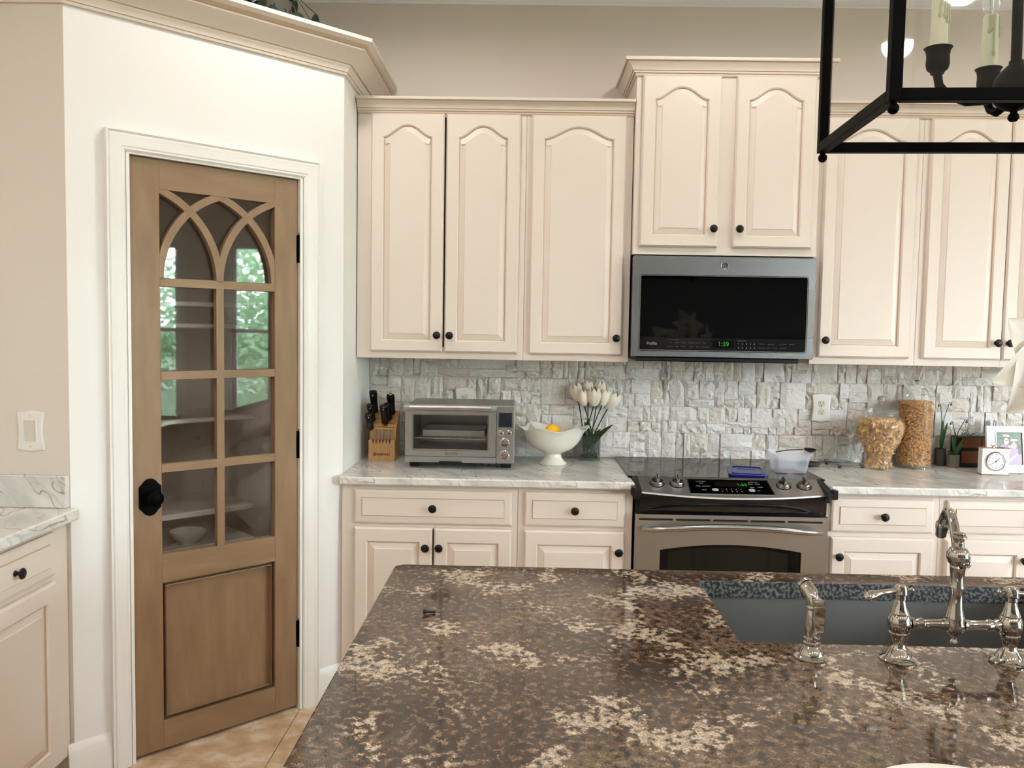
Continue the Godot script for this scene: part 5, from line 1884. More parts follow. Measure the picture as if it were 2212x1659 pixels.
func knife_block() -> void:
	var o := V(-1.4545, CT + 0.0003, 0.16)
	var t := thing("knife_block", "pale wooden knife block beside the pantry wall", "knife block", o)
	var dirs := V(0, 0.624, -0.782)    # up the slope
	var nr := V(0, 0.782, 0.624)
	var main := CSGPolygon3D.new()
	main.name = "body"
	main.polygon = PackedVector2Array([Vector2(-0.070, 0), Vector2(0.056, 0), Vector2(0.056, 0.128), Vector2(-0.052, 0.214), Vector2(-0.070, 0.208)])
	main.depth = 0.117
	main.material = M["block wood"]
	main.transform = Transform3D(Basis(Vector3.UP, -PI / 2), V(0.0585 if false else -0.0585, 0, 0))
	for q in [[-0.012, 0.085, 0.028], [-0.018, 0.055, 0.020], [0.026, 0.052, 0.022], [-0.012, 0.030, 0.03], [0.026, 0.028, 0.022], [0.004, 0.008, 0.04]]:
		var cut := CSGBox3D.new()
		cut.name = "slot"
		cut.operation = CSGShape3D.OPERATION_SUBTRACTION
		cut.size = V(2.0 * q[2], 0.05, 0.0032)
		cut.material = M["block wood"]
		# box axes in the block: x along the slot, y out of the slope, z up the slope
		var want := Transform3D(Basis(V(1, 0, 0), nr, -dirs), V(q[0], 0.128, 0.056) + dirs * q[1])
		cut.transform = main.transform.affine_inverse() * want
		main.add_child(cut, true)
	t.add_child(main, true)
	var fr := Geo.new()
	# front board with six notches in its upper edge
	var pl := PackedVector2Array([Vector2(-0.0585, 0), Vector2(0.0585, 0), Vector2(0.0585, 0.090), Vector2(0.056, 0.094)])
	var xs := [0.0355, 0.0205, 0.0055, -0.0095, -0.0245, -0.0385]
	for x in xs:
		pl.append(Vector2(x + 0.0058, 0.094))
		pl.append(Vector2(x, 0.074))
		pl.append(Vector2(x - 0.0058, 0.094))
	pl.append(Vector2(-0.056, 0.094))
	pl.append(Vector2(-0.0585, 0.090))
	fr.slab(pl, 0.0565, 0.080)
	part("front_board", fr, M["block wood"], t, 0)
	var zf := 0.0802
	part("emblem", Geo.new().box(V(-0.0375, 0.024, zf - 0.0005), V(-0.0235, 0.0375, zf + 0.0004)), M["print red"], t)
	var em := Geo.new()
	for x in [-0.0345, -0.0305, -0.0265]:
		em.tube([V(x, 0.027, zf + 0.0006), V(x, 0.0335, zf + 0.0006)], 0.0007, 5)
		em.ball(V(x, 0.0347, zf + 0.0006), V(0.0012, 0.0012, 0.0006), 6, 4)
	part("emblem_mark", em, M["block wood"], t)
	words("lettering", "WÜSTHOF", 0.0125, M["print dark"], t, at(0.0075, 0.0295, zf + 0.0003), 0.0005, true)
	# steak knives: steel-edged handles in the notches
	for k in 6:
		var x: float = xs[5 - k]
		var kn := thing("steak_knife", ["first", "second", "third", "fourth", "fifth", "sixth"][k] + " steel steak knife from the pantry side in the front of the knife block", "knife", o + V(x, 0.0745, 0.068), 0, "steak knives in the knife block")
		var kg := Geo.new()
		kg.tube([V(0, 0, 0), V(0, 0.03, 0.002), V(0, 0.060, 0.004), V(0, 0.066, 0.0045)], [0.0026, 0.0028, 0.0032, 0.0040], 10)
		part("handle", kg, M["satin steel"], kn)
	# larger knives with black handles
	var ks := [
		[-0.050, 0.118, 1.25, "largest black-handled knife in the knife block, at the back by the pantry wall", false],
		[-0.055, 0.062, 0.98, "middle black-handled knife of the three nearest the pantry wall", false],
		[-0.056, 0.012, 0.88, "small lowest black-handled knife nearest the pantry wall", false],
		[0.029, 0.108, 1.15, "black-handled sharpening steel with a bright end at the back of the knife block", true],
		[0.018, 0.072, 0.95, "black-handled knife between the sharpening steel and the knife in front of it", false],
		[0.006, 0.044, 1.08, "black-handled knife standing in the middle of the knife block", false]]
	for q in ks:
		var p: Vector3 = o + V(q[0], 0.128, 0.056) + dirs * q[1] + nr * 0.001
		var kn := thing("honing_steel" if q[4] else "kitchen_knife", q[3], "sharpening steel" if q[4] else "knife", p, 0, "" if q[4] else "black-handled knives in the knife block")
		var d := V(0, 0.86, 0.51)
		var s: float = q[2] * 0.098
		var hg := Geo.new()
		hg.tube([d * s * 0.06, d * s * 0.12, d * s * 0.35, d * s * 0.62, d * s * 0.85, d * s * 0.97, d * s], [0.0125, 0.0165, 0.0150, 0.0165, 0.0185, 0.0170, 0.009], 14, 0.75)
		part("handle", hg, M["black plastic"], kn)
		part("bolster", Geo.new().tube([d * -0.01, d * s * 0.065], 0.006, 10), M["satin steel"], kn)
		var rv := Geo.new()
		if q[4]:
			rv.ball(d * s, V(0.0085, 0.0085, 0.0085), 14, 10)
		else:
			rv.ball(d * s * 0.84 + V(0, -0.004, 0.0125), V(0.0033, 0.0033, 0.0025), 10, 6)
			rv.ball(d * s * 0.45 + V(0, -0.004, 0.0105), V(0.0018, 0.0018, 0.0016), 8, 6)
		part("rivet", rv, M["satin steel"], kn)

func toaster() -> void:
	var t := thing("toaster_oven", "stainless toaster oven with four dials between the knife block and the bowl", "toaster oven", V(-1.0945, CT + 0.0003, 0.262))
	var bs: Material = M["toaster steel"]
	var W := 0.2305
	var sh := Geo.new()
	frame(sh, Geo.rrect(-W + 0.004, 0.031, W - 0.001, 0.272, 0.010), Geo.rrect(-0.205, 0.075, 0.128, 0.236, 0.006), -0.165, 0.148, 0.002)
	var shell := part("body", sh, bs, t)
	var cav := Geo.new()
	cav.box(V(-0.2045, 0.0755, -0.164), V(0.1275, 0.2355, -0.160))
	part("cavity_back", cav, M["oven lining"], shell)
	var lin := Geo.new()
	lin.box(V(-0.2045, 0.0755, -0.1595), V(0.1275, 0.0775, 0.147))
	lin.box(V(-0.2045, 0.2335, -0.1595), V(0.1275, 0.2355, 0.147))
	lin.box(V(-0.2045, 0.0778, -0.1595), V(-0.2025, 0.2332, 0.147))
	lin.box(V(0.1255, 0.0778, -0.1595), V(0.1275, 0.2332, 0.147))
	part("cavity_lining", lin, M["oven lining"], shell)
	for s in [-1, 1]:
		for z in [-0.13, 0.085]:
			part("foot", Geo.new().box(V(s * 0.196 - 0.022, 0, z - 0.02), V(s * 0.196 + 0.022, 0.031, z + 0.02), 0.004), M["black rubber"], t)
	# drop-down door
	var dgm := Geo.new()
	frame(dgm, Geo.rrect(-W, 0.054, 0.1515, 0.268, 0.003), Geo.rrect(-0.197, 0.083, 0.1185, 0.2295, 0.005), 0.1485, 0.163, 0.0015)
	var d := part("door", dgm, bs, t)
	var rim := Geo.new()
	frame(rim, Geo.rrect(-0.201, 0.079, 0.1225, 0.2335, 0.006), Geo.rrect(-0.1955, 0.0845, 0.117, 0.228, 0.004), 0.160, 0.1655, 0.001)
	part("window_rim", rim, M["satin steel"], d)
	part("window", Geo.new().box(V(-0.1965, 0.0835, 0.1545), V(0.118, 0.229, 0.158)), M["door glass"], d)
	var hb := Geo.new().tube([V(-0.209, 0.262, 0.186), V(0.132, 0.262, 0.186)], 0.0115, 18)
	part("handle", hb, bs, d)
	for x in [[-0.2325, -0.209], [0.132, 0.155]]:
		var hc := Geo.new().tube([V(x[0], 0.262, 0.186), V(x[0] + 0.002, 0.262, 0.186), V(x[1] - 0.0005, 0.262, 0.186), V(x[1], 0.262, 0.186)], [0.011, 0.0128, 0.0128, 0.012], 18)
		hc.box(V(x[0] + 0.002, 0.253, 0.160), V(x[1] - 0.001, 0.262, 0.186), 0.002)
		part("handle_cap", hc, M["cap grey"], d)
	words("lettering", "Breville", 0.0155, M["satin steel"], d, at(-0.036, 0.0675, 0.1634), 0.0008)
	# strip below the door with a cut-out
	var st := Geo.new()
	st.slab(PackedVector2Array([Vector2(-W, 0.028), Vector2(-0.089, 0.028), Vector2(-0.080, 0.040), Vector2(0.004, 0.040), Vector2(0.012, 0.028), Vector2(0.1515, 0.028), Vector2(0.1515, 0.052), Vector2(-W, 0.052)]), 0.1485, 0.162, 0.001)
	part("crumb_tray", st, bs, t)
	# wire rack and tray seen through the window
	var rk := Geo.new()
	rk.tube([V(-0.19, 0.128, 0.138), V(0.112, 0.126, 0.138)], 0.0018, 6)
	rk.tube([V(-0.19, 0.128, -0.12), V(0.112, 0.126, -0.12)], 0.0018, 6)
	for i in 15:
		var x := -0.18 + i * 0.0205
		rk.tube([V(x, 0.129, -0.14), V(x, 0.129, 0.140)], 0.0013, 5)
	part("rack", rk, M["rose gold"], t)
	var tr := Geo.new()
	frame(tr, Geo.rrect(-0.168, -0.085, 0.105, 0.125, 0.006), Geo.rrect(-0.164, -0.081, 0.101, 0.121, 0.005), 0.131, 0.156, 0.0005)
	part("baking_tray", Geo.new().add(tr, Transform3D(Basis(Vector3.RIGHT, -PI / 2), Vector3.ZERO)), M["oven lining"], t)
	# control side
	var cp := Geo.new()
	cp.slab(Geo.rrect(0.1535, 0.028, W, 0.272, 0.006), 0.1485, 0.163, 0.003)
	var c := part("control_panel", cp, bs, t)
	var lr := Geo.new()
	frame(lr, Geo.rrect(0.1605, 0.179, 0.2225, 0.2465, 0.004), Geo.rrect(0.1645, 0.183, 0.2185, 0.2425, 0.002), 0.162, 0.1655, 0.0008)
	part("screen_rim", lr, M["satin steel"], c)
	part("screen", Geo.new().box(V(0.1647, 0.1832, 0.1625), V(0.2183, 0.2423, 0.1642)), M["lcd"], c)
	words("digits", "1:39", 0.017, M["print dark"], c, at(0.195, 0.222, 0.1644), 0.0004)
	for k in [[0.1745, 0.1585, 0.0095, 0.006], [0.2085, 0.1585, 0.0095, 0.006], [0.191, 0.116, 0.0185, 0.014], [0.191, 0.0645, 0.0185, 0.014]]:
		var kg := Geo.new()
		kg.t = Transform3D(Basis(Vector3.RIGHT, PI / 2), V(k[0], k[1], 0.163))
		kg.lathe([[k[2] + 0.0018, 0], [k[2] + 0.0018, 0.001], [k[2], 0.0015], [k[2], k[3] - 0.001], [k[2] - 0.0015, k[3]], [k[2] * 0.6, k[3] - 0.0004], [0, k[3] - 0.0004]], 28)
		part("button" if k[2] < 0.015 else "dial", kg, M["chrome"], c)
	for q in [["START", 0.172, 0.1715], ["TEMP", 0.208, 0.1715], ["TOAST", 0.163, 0.136], ["TIME", 0.163, 0.084], ["+", 0.2135, 0.134], ["+", 0.2135, 0.084]]:
		words("lettering", q[0], 0.0052, M["print dark"], c, at(q[1], q[2], 0.1632), 0.0003)

# ------------------------------------------------------------------ things on and right of the range
func fill(nm: String, par: Node3D, m: Mesh, mt: Material, n: int, y0: float, y1: float, rad: Callable, sc: float, rs: int) -> void:
	var r := RandomNumberGenerator.new()
	r.seed = rs
	var mm := MultiMesh.new()
	mm.transform_format = MultiMesh.TRANSFORM_3D
	mm.mesh = m
	mm.instance_count = n
	for i in n:
		var y := lerpf(y0, y1, r.randf()) if i > n / 9 else y1 - r.randf() * 0.008
		var R: float = rad.call(y)
		var k := sqrt(lerpf(0.36 if i > n / 9 else 0.0, 1.0, r.randf()))
		var a := r.randf() * TAU
		var p := V(cos(a) * R * k, y, sin(a) * R * k)
		var b := Basis.from_euler(V(r.randf() * TAU, r.randf() * TAU, r.randf() * TAU)).scaled(Vector3.ONE * sc * r.randf_range(0.85, 1.12))
		mm.set_instance_transform(i, Transform3D(b, p))
	var o := MultiMeshInstance3D.new()
	o.name = nm
	o.multimesh = mm
	o.material_override = mt
	o.set_meta("kind", "stuff")
	par.add_child(o, true)

func right_things() -> void:
	outlet("white double outlet on the stone wall between the range and the pasta jars", 0.551, 1.169, false)
	# blue lid
	var l := thing("container_lid", "blue plastic container lid lying on the black cooktop", "lid", V(0.117, 0.9224, 0.412), -0.2)
	var lg := Geo.new()
	var lo := Geo.rrect(-0.078, -0.108, 0.078, 0.108, 0.02)
	lg.slab(lo, 0.0, 0.009, 0.002)
	part("rim", Geo.new().add(lg, Transform3D(Basis(Vector3.RIGHT, -PI / 2), Vector3.ZERO)), M["blue lid"], l)
	var l2 := Geo.new()
	frame(l2, Geo.rrect(-0.064, -0.094, 0.064, 0.094, 0.016), Geo.rrect(-0.058, -0.088, 0.058, 0.088, 0.014), 0.008, 0.0125, 0.001)
	l2.slab(Geo.rrect(-0.04, 0.035, 0.03, 0.065, 0.006), 0.008, 0.0105, 0.001)
	part("raised_edge", Geo.new().add(l2, Transform3D(Basis(Vector3.RIGHT, -PI / 2), Vector3.ZERO)), M["blue lid"], l)
	# cloudy tub with leftovers
	var t := thing("plastic_container", "cloudy plastic food container with red sauce traces on the cooktop", "container", V(0.309, 0.9224, 0.352), -0.06)
	var g := Geo.new()
	var rot := Transform3D(Basis(Vector3.RIGHT, -PI / 2), Vector3.ZERO)
	var levels := [[0.062, 0.055, 0.0], [0.064, 0.057, 0.002], [0.077, 0.070, 0.076], [0.078, 0.071, 0.078], [0.081, 0.074, 0.078], [0.082, 0.075, 0.084], [0.080, 0.073, 0.084]]
	for i in levels.size() - 1:
		var a: Array = levels[i]
		var b: Array = levels[i + 1]
		g.ring(Geo.rrect(-a[0], -a[1], a[0], a[1], 0.02), a[2], Geo.rrect(-b[0], -b[1], b[0], b[1], 0.02), b[2])
	g.cap(Geo.rrect(-0.062, -0.055, 0.062, 0.055, 0.02), 0.0, true)
	part("tub", Geo.new().add(g, rot), M["cloudy plastic"], t)
	var sa := Geo.new()
	for q in [[-0.035, 0.042, 0.024, 0.011], [0.036, 0.040, 0.026, 0.014], [0.02, -0.03, 0.016, 0.02], [-0.02, -0.01, 0.02, 0.014]]:
		sa.ball(V(q[0], 0.0045, q[1]), V(q[2], 0.0042, q[3]), 14, 8)
	part("sauce", sa, M["red sauce"], t)
	var cr := Geo.new()
	for q in [[0.045, 0.058, 0.0655], [-0.024, 0.032, 0.0605], [0.012, 0.020, 0.0585]]:
		cr.tube([V(q[0], q[1], q[2]), V(q[0] + 0.004, q[1] - 0.006, q[2] - 0.0012), V(q[0] + 0.002, q[1] - 0.012, q[2] - 0.0022)], 0.0012, 5)
	part("crumbs", cr, M["print dark"], t)
	# black spoon across the rim of the tub, and the dark spoon rest behind
	var sp := thing("serving_spoon", "black serving spoon lying across the rim of the plastic container", "spoon", V(0.309, 1.008, 0.33))
	var sg := Geo.new()
	sg.tube([V(-0.055, -0.004, 0.02), V(0.0, 0.0025, 0.0), V(0.07, 0.0035, -0.018)], [0.004, 0.004, 0.0035], 8, 0.6)
	part("handle", sg, M["black plastic"], sp)
	var sb := Geo.new()
	sb.t = Transform3D(Basis.from_euler(V(0.1, 0.25, 0.0)), V(0.105, 0.0, -0.028))
	sb.lathe([[0, -0.010], [0.012, -0.008], [0.022, -0.002], [0.027, 0.004], [0.026, 0.0045], [0.020, -0.0005], [0.011, -0.006], [0, -0.008]], 20)
	part("bowl", sb, M["black plastic"], sp)
	var sr := Geo.new()
	sr.lathe([[0, 0], [0.040, 0], [0.052, 0.006], [0.060, 0.013], [0.061, 0.014], [0.052, 0.010], [0.038, 0.004], [0, 0.003]], 32)
	single("spoon_rest", sr, M["panel black"], "dark round spoon rest on the worktop behind the plastic container", "spoon rest", V(0.462, CT + 0.0003, 0.135))
	# oil and vinegar decanters on a small wire tray
	var tr := thing("decanter_tray", "small black-footed wire tray under the two glass decanters", "tray", V(0.626, CT + 0.0003, 0.114))
	var wg := Geo.new()
	var pts := []
	for i in 41:
		var a := TAU * i / 40
		pts.append(V(cos(a) * 0.066 + sin(a) * 0.018, 0.0125, sin(a) * 0.105))
	wg.tube(pts, 0.002, 6)
	for z in [-0.05, 0.0, 0.05]:
		wg.tube([V(-0.057, 0.0115, z), V(0.057, 0.0115, z + 0.012)], 0.0018, 6)
	part("wire_frame", wg, M["sink steel"], tr)
	for q in [[-0.060, -0.035], [-0.040, 0.076], [0.068, 0.050], [0.045, -0.062]]:
		part("foot", Geo.new().box(V(q[0] - 0.006, 0, q[1] - 0.006), V(q[0] + 0.006, 0.0125, q[1] + 0.006), 0.001), M["black plastic"], tr)
	var dprof := [[0, 0.0], [0.030, 0.0], [0.041, 0.004], [0.0475, 0.013], [0.048, 0.022], [0.043, 0.034], [0.033, 0.046], [0.022, 0.058], [0.0135, 0.071], [0.0100, 0.083], [0.0092, 0.096], [0.0098, 0.104], [0.0130, 0.109], [0.0130, 0.111]]
	for q in [[0.611, 0.066, "glass decanter with a ball stopper, at the back of the wire tray"], [0.637, 0.161, "glass decanter with a ball stopper, in front beside the pasta jar"]]:
		var d := thing("decanter", q[2], "decanter", V(q[0], CT + 0.0152, q[1]), 0, "oil and vinegar decanters")
		part("flask", Geo.new().lathe(dprof, 36), M["jar glass"], d)
		var sg2 := Geo.new().lathe([[0, 0.098], [0.0075, 0.099], [0.0078, 0.112], [0.0085, 0.116], [0.0125, 0.121], [0.0185, 0.130], [0.0205, 0.140], [0.0185, 0.150], [0.0120, 0.158], [0, 0.1605]], 28)
		part("stopper", sg2, M["solid glass"], d)
	# pasta jars
	var j1 := thing("pasta_jar", "bulbous glass jar of bow-tie pasta with a ball-topped lid", "jar", V(0.761, CT + 0.0003, 0.178), 0, "glass pasta jars")
	var p1 := [[0.0, 0.0], [0.066, 0.0], [0.0700, 0.004], [0.0690, 0.010], [0.0590, 0.022], [0.0535, 0.036], [0.0545, 0.052], [0.0610, 0.072], [0.0720, 0.095], [0.0850, 0.122], [0.0960, 0.150], [0.1030, 0.175], [0.1050, 0.192], [0.1030, 0.206], [0.0960, 0.220], [0.0850, 0.232], [0.0760, 0.240], [0.0740, 0.246], [0.0760, 0.256]]
	part("glass_body", Geo.new().lathe(p1, 48), M["jar glass"], j1)
	var lid1 := part("lid", Geo.new().lathe([[0.0700, 0.250], [0.0700, 0.256], [0.0770, 0.2575], [0.0775, 0.262], [0.0730, 0.265], [0.0550, 0.270], [0.030, 0.276], [0.012, 0.280], [0.008, 0.284]], 48), M["jar glass"], j1)
	part("knob", Geo.new().lathe([[0, 0.281], [0.0080, 0.283], [0.0062, 0.289], [0.0085, 0.295], [0.0145, 0.302], [0.0165, 0.310], [0.0148, 0.318], [0.0085, 0.325], [0, 0.327]], 28), M["solid glass"], lid1)
	var rad1 := func(y: float) -> float:
		for k in p1.size() - 1:
			if y <= p1[k + 1][1]:
				return lerpf(p1[k][0], p1[k + 1][0], (y - p1[k][1]) / maxf(1e-5, p1[k + 1][1] - p1[k][1])) - 0.0150
		return 0.06
	var bow := Geo.new()
	var bz := []
	for i in 9:
		var u := i / 4.0 - 1.0
		var hw := 0.0035 + 0.0105 * pow(absf(u), 1.2)
		var row := []
		for k in 5:
			var s := k / 2.0 - 1.0
			row.append(V(u * 0.0165, 0.004 * cos(s * PI * 1.5) * (1.0 - absf(u) * 0.55), s * hw))
		bz.append(row)
	for i in 8:
		for k in 4:
			bow.quad(bz[i][k], bz[i][k + 1], bz[i + 1][k + 1], bz[i + 1][k])
	fill("bow_pasta", j1, bow.mesh(60), M["pasta bow"], 1500, 0.016, 0.212, rad1, 0.88, 31)
	var core := []
	for k in range(3, 15):
		core.append([maxf(0.012, p1[k][0] - 0.044), p1[k][1] + 0.004])
	core.push_front([0.0, 0.014])
	core.append([0.0, 0.205])
	part("pasta_core", Geo.new().lathe(core, 24), M["pasta bow"], j1)
	var j2 := thing("pasta_jar", "tall cylindrical glass jar of elbow macaroni with a domed lid", "jar", V(0.946, CT + 0.0003, 0.108), 0, "glass pasta jars")
	part("glass_body", Geo.new().lathe([[0, 0], [0.084, 0.0], [0.088, 0.003], [0.0875, 0.007], [0.0780, 0.012], [0.0750, 0.018], [0.0750, 0.318], [0.0775, 0.324]], 48), M["jar glass"], j2)
	var lid2 := part("lid", Geo.new().lathe([[0.070, 0.318], [0.0705, 0.3245], [0.0800, 0.325], [0.0825, 0.328], [0.0820, 0.333], [0.0740, 0.341], [0.0620, 0.352], [0.0500, 0.362], [0.0430, 0.366], [0.0425, 0.370], [0.0330, 0.376], [0.0320, 0.381], [0.012, 0.385], [0.009, 0.388]], 48), M["jar glass"], j2)
	part("knob", Geo.new().lathe([[0, 0.384], [0.0085, 0.386], [0.0075, 0.390], [0.0130, 0.395], [0.0180, 0.403], [0.0175, 0.411], [0.0110, 0.418], [0, 0.420]], 28), M["solid glass"], lid2)
	var el := Geo.new()
	var ep := []
	for i in 7:
		var a := PI * 1.05 * i / 6
		ep.append(V(cos(a) * 0.0062, sin(a) * 0.0062, 0))
	el.tube(ep, 0.0031, 7)
	var rad2 := func(_y: float) -> float:
		return 0.0680
	fill("elbow_pasta", j2, el.mesh(60), M["pasta elbow"], 3600, 0.016, 0.296, rad2, 1.0, 32)
	part("pasta_core", Geo.new().lathe([[0, 0.018], [0.044, 0.018], [0.044, 0.280], [0, 0.280]], 24), M["pasta elbow"], j2)
	# snowdrops in small pots
	for q in [[1.100, 0.040, 0.0235, 0.078, "taller potted snowdrop against the stone wall, beside the macaroni jar", 0, "pot felt"], [1.134, 0.094, 0.0265, 0.058, "shorter potted snowdrop with white bells in front of the wooden box", 1, "pot felt light"]]:
		var s := thing("potted_snowdrop", q[4], "plant", V(q[0], CT + 0.0003, q[1]), 0, "potted snowdrops")
		var R: float = q[2]
		var H: float = q[3]
		part("pot", Geo.new().lathe([[0, 0], [R * 0.93, 0], [R * 0.97, 0.002], [R, H - 0.002], [R - 0.001, H], [R - 0.003, H - 0.001], [R - 0.004, H - 0.008], [0, H - 0.008]], 24), M[q[6]], s)
		part("soil", Geo.new().ball(V(0, H - 0.008, 0), V(R - 0.004, 0.008, R - 0.004), 14, 8), M["soil"], s)
		var lv: Array = [[[0.002, 0.20, 0.004], [0.028, 0.188, 0.0], [-0.004, 0.13, 0.004]], [[-0.018, 0.135, 0.012], [0.004, 0.150, 0.0], [0.036, 0.120, 0.01], [0.052, 0.108, 0.004], [0.014, 0.090, 0.012], [-0.034, 0.062, 0.006]]][q[5]]
		for e in lv:
			var bg := Geo.new()
			blade(bg, V(e[0] * 0.1, H - 0.006, e[2] * 0.5), V(e[0] * 0.35, H + (e[1] - H) * 0.6 + 0.01, e[2]), V(e[0], e[1] + 0.012, e[2]), 0.0072)
			part("leaf", bg, M["leaf green"], s, 60)
		var fl: Array = [[[-0.014, 0.272, 0.008], [0.030, 0.278, 0.004]], [[-0.020, 0.196, 0.016], [0.040, 0.204, 0.008]]][q[5]]
		for e in fl:
			var k := V(e[0], e[1], e[2])
			part("stalk", Geo.new().tube([V(0, H - 0.008, 0), V(e[0] * 0.3, e[1] * 0.8, e[2]), k + V(0, 0.014, 0), k + V(signf(e[0]) * 0.006, 0.014, 0), k + V(signf(e[0]) * 0.007, 0.004, 0)], 0.0015, 6), M["stem green"], s)
			var c := k + V(signf(e[0]) * 0.007, 0.0, 0)
			part("bud_cap", Geo.new().ball(c + V(0, 0.004, 0), V(0.0042, 0.006, 0.0042), 10, 8), M["leaf green"], s)
			for m in 3:
				var pg := Geo.new()
				var a := TAU * m / 3 + 0.5
				pg.t = Transform3D(Basis(Vector3.UP, a) * Basis(Vector3.BACK, -0.35), c)
				pg.ball(V(0.004, -0.011, 0), V(0.0028, 0.0125, 0.0058), 10, 8)
				part("petal", pg, M["petal white"], s)
	# dark box with two brown drawers, clips on top; pens behind the picture frame
	var b := thing("wooden_box", "dark wooden desk box with brown panels between the snowdrops and the clock", "box", V(1.155, CT + 0.0003, 0.018))
	part("case", Geo.new().box(V(0, 0.0, 0), V(0.185, 0.138, 0.066), 0.002), M["dark box"], b)
	for y in [[0.018, 0.073], [0.089, 0.134]]:
		for x in [[0.019, 0.106], [0.109, 0.181]]:
			part("drawer_panel", Geo.new().box(V(x[0], y[0], 0.0655), V(x[1], y[1], 0.0705), 0.001), M["walnut"], b)
	part("plinth", Geo.new().box(V(-0.004, 0, 0.0665), V(0.187, 0.013, 0.082), 0.002), M["dark box"], b)
	var r := RandomNumberGenerator.new()
	r.seed = 5
	for i in 9:
		var cg := Geo.new()
		var a := r.randf_range(-0.4, 1.3)
		var w := V(cos(a), sin(a), r.randf_range(-0.4, 0.4)).normalized()
		var p := V(0.03 + 0.0095 * i, 0.1405 + r.randf() * 0.003, 0.02 + 0.02 * r.randf())
		var h := w * 0.024
		var n := w.cross(V(0, 0.2, 1)).normalized() * 0.005
		cg.tube([p, p + h * 0.9 + n, p + h + n * 0.3, p + h * 0.9 - n, p + n * 0.2], 0.0011, 6)
		cg.tube([p, p + h * 0.5 - n * 1.2], 0.0016, 6)
		single("binder_clip", cg, M["sink steel"], "grey metal clip in the tangle on top of the dark wooden box", "clip", b.position, 0, "metal clips on the wooden box")
	for i in 9:
		var pg := Geo.new()
		var x := 1.293 + i * 0.0058 if i < 5 else 1.330 + (i - 5) * 0.005
		pg.tube([V(0, 0, 0), V(r.randf_range(-0.004, 0.004), 0.068, 0.0), V(r.randf_range(-0.006, 0.006), 0.074 + r.randf() * 0.004, 0)], [0.0022, 0.0022, 0.0008], 7)
		single("pencil", pg, M["sink steel"], "thin grey pencil standing in the dark wooden box behind the picture frame", "pencil", V(x, CT + 0.139, 0.05), 0, "grey pencils in the wooden box")
	picture_frame()
	clock()

func picture_frame() -> void:
	var t := thing("picture_frame", "pearl-white picture frame with a photo of two girls, behind the clock", "picture frame", V(1.3105, CT + 0.0012, 0.238))
	t.rotation = V(-0.16, 0, 0)
	var g := Geo.new()
	frame(g, Geo.rrect(-0.0985, 0.0, 0.0985, 0.206, 0.003), Geo.rrect(-0.059, 0.033, 0.059, 0.181, 0.001), -0.006, 0.006, 0.002)
	part("frame", g, M["pearl frame"], t)
	var g2 := Geo.new()
	frame(g2, Geo.rrect(-0.061, 0.031, 0.061, 0.183, 0.0015), Geo.rrect(-0.056, 0.036, 0.056, 0.178, 0.001), 0.004, 0.0085, 0.001)
	part("inner_rim", g2, M["rose gold"], t)
	part("back_board", Geo.new().box(V(-0.095, 0.003, -0.0095), V(0.095, 0.203, -0.0062)), M["dark box"], t)
	part("stand", Geo.new().bar(V(0, 0.16, -0.0095), V(0, 0.012, -0.052), 0.04, 0.003), M["dark box"], t)
	# the printed photo: two dark-haired girls with white hair bows in mauve dresses on a lawn
	var W := 112
	var H := 142
	var im := Image.create(W, H, false, Image.FORMAT_RGB8)
	var rr := RandomNumberGenerator.new()
	rr.seed = 2
	var gn := noise(3, 0.06)
	for y in H:
		for x in W:
			var k := 0.5 + 0.5 * gn.get_noise_2d(x, y)
			im.set_pixel(x, y, Color(0.16 + 0.14 * k, 0.27 + 0.16 * k, 0.15 + 0.10 * k))
	var el := func(cx: float, cy: float, rx: float, ry: float, c: Color) -> void:
		for y in range(maxi(0, int(cy - ry)), mini(H, int(cy + ry) + 1)):
			for x in range(maxi(0, int(cx - rx)), mini(W, int(cx + rx) + 1)):
				if pow((x - cx) / rx, 2) + pow((y - cy) / ry, 2) < 1.0:
					im.set_pixel(x, y, c.lightened(0.06 * rr.randf()))
	var skin := Color(0.80, 0.60, 0.48)
	var mauve := Color(0.52, 0.40, 0.52)
	var hair := Color(0.09, 0.07, 0.07)
	el.call(34, 96, 26, 44, mauve)
	el.call(80, 116, 30, 50, Color(0.56, 0.44, 0.56))
	el.call(44, 34, 17, 20, hair)
	el.call(44, 39, 12, 15, skin)
	el.call(78, 52, 18, 21, hair)
	el.call(77, 57, 12, 15, skin)
	el.call(100, 74, 7, 22, hair)
	for q in [[44, 39], [77, 57]]:
		el.call(q[0] - 4, q[1] - 3, 1.8, 1.4, hair)
		el.call(q[0] + 5, q[1] - 3, 1.8, 1.4, hair)
		el.call(q[0] + 0.5, q[1] + 7, 4.0, 2.0, Color(0.93, 0.88, 0.85))
		el.call(q[0] + 0.5, q[1] + 2, 1.3, 2.0, Color(0.70, 0.49, 0.38))
	for q in [[40, 14, 11, 5], [50, 16, 7, 5], [72, 34, 10, 6], [84, 33, 9, 5], [60, 62, 9, 5]]:
		el.call(q[0], q[1], q[2], q[3], Color(0.80, 0.88, 0.92))
	el.call(58, 80, 10, 12, Color(0.62, 0.47, 0.52))
	for i in 26:
		el.call(84 - i * 1.05, 96 + i * 1.1, 5, 5, skin)
	el.call(60, 122, 7, 5, skin)
	var pm := mat("printed photo", Color(1, 1, 1), 0.25)
	pm.albedo_texture = ImageTexture.create_from_image(im)
	var pg := Geo.new()
	pg.quv(V(-0.0565, 0.0355, 0.0035), V(0.0565, 0.0355, 0.0035), V(0.0565, 0.1785, 0.0035), V(-0.0565, 0.1785, 0.0035))
	var bx := Geo.new()
	part("photo", pg, pm, t, 0)

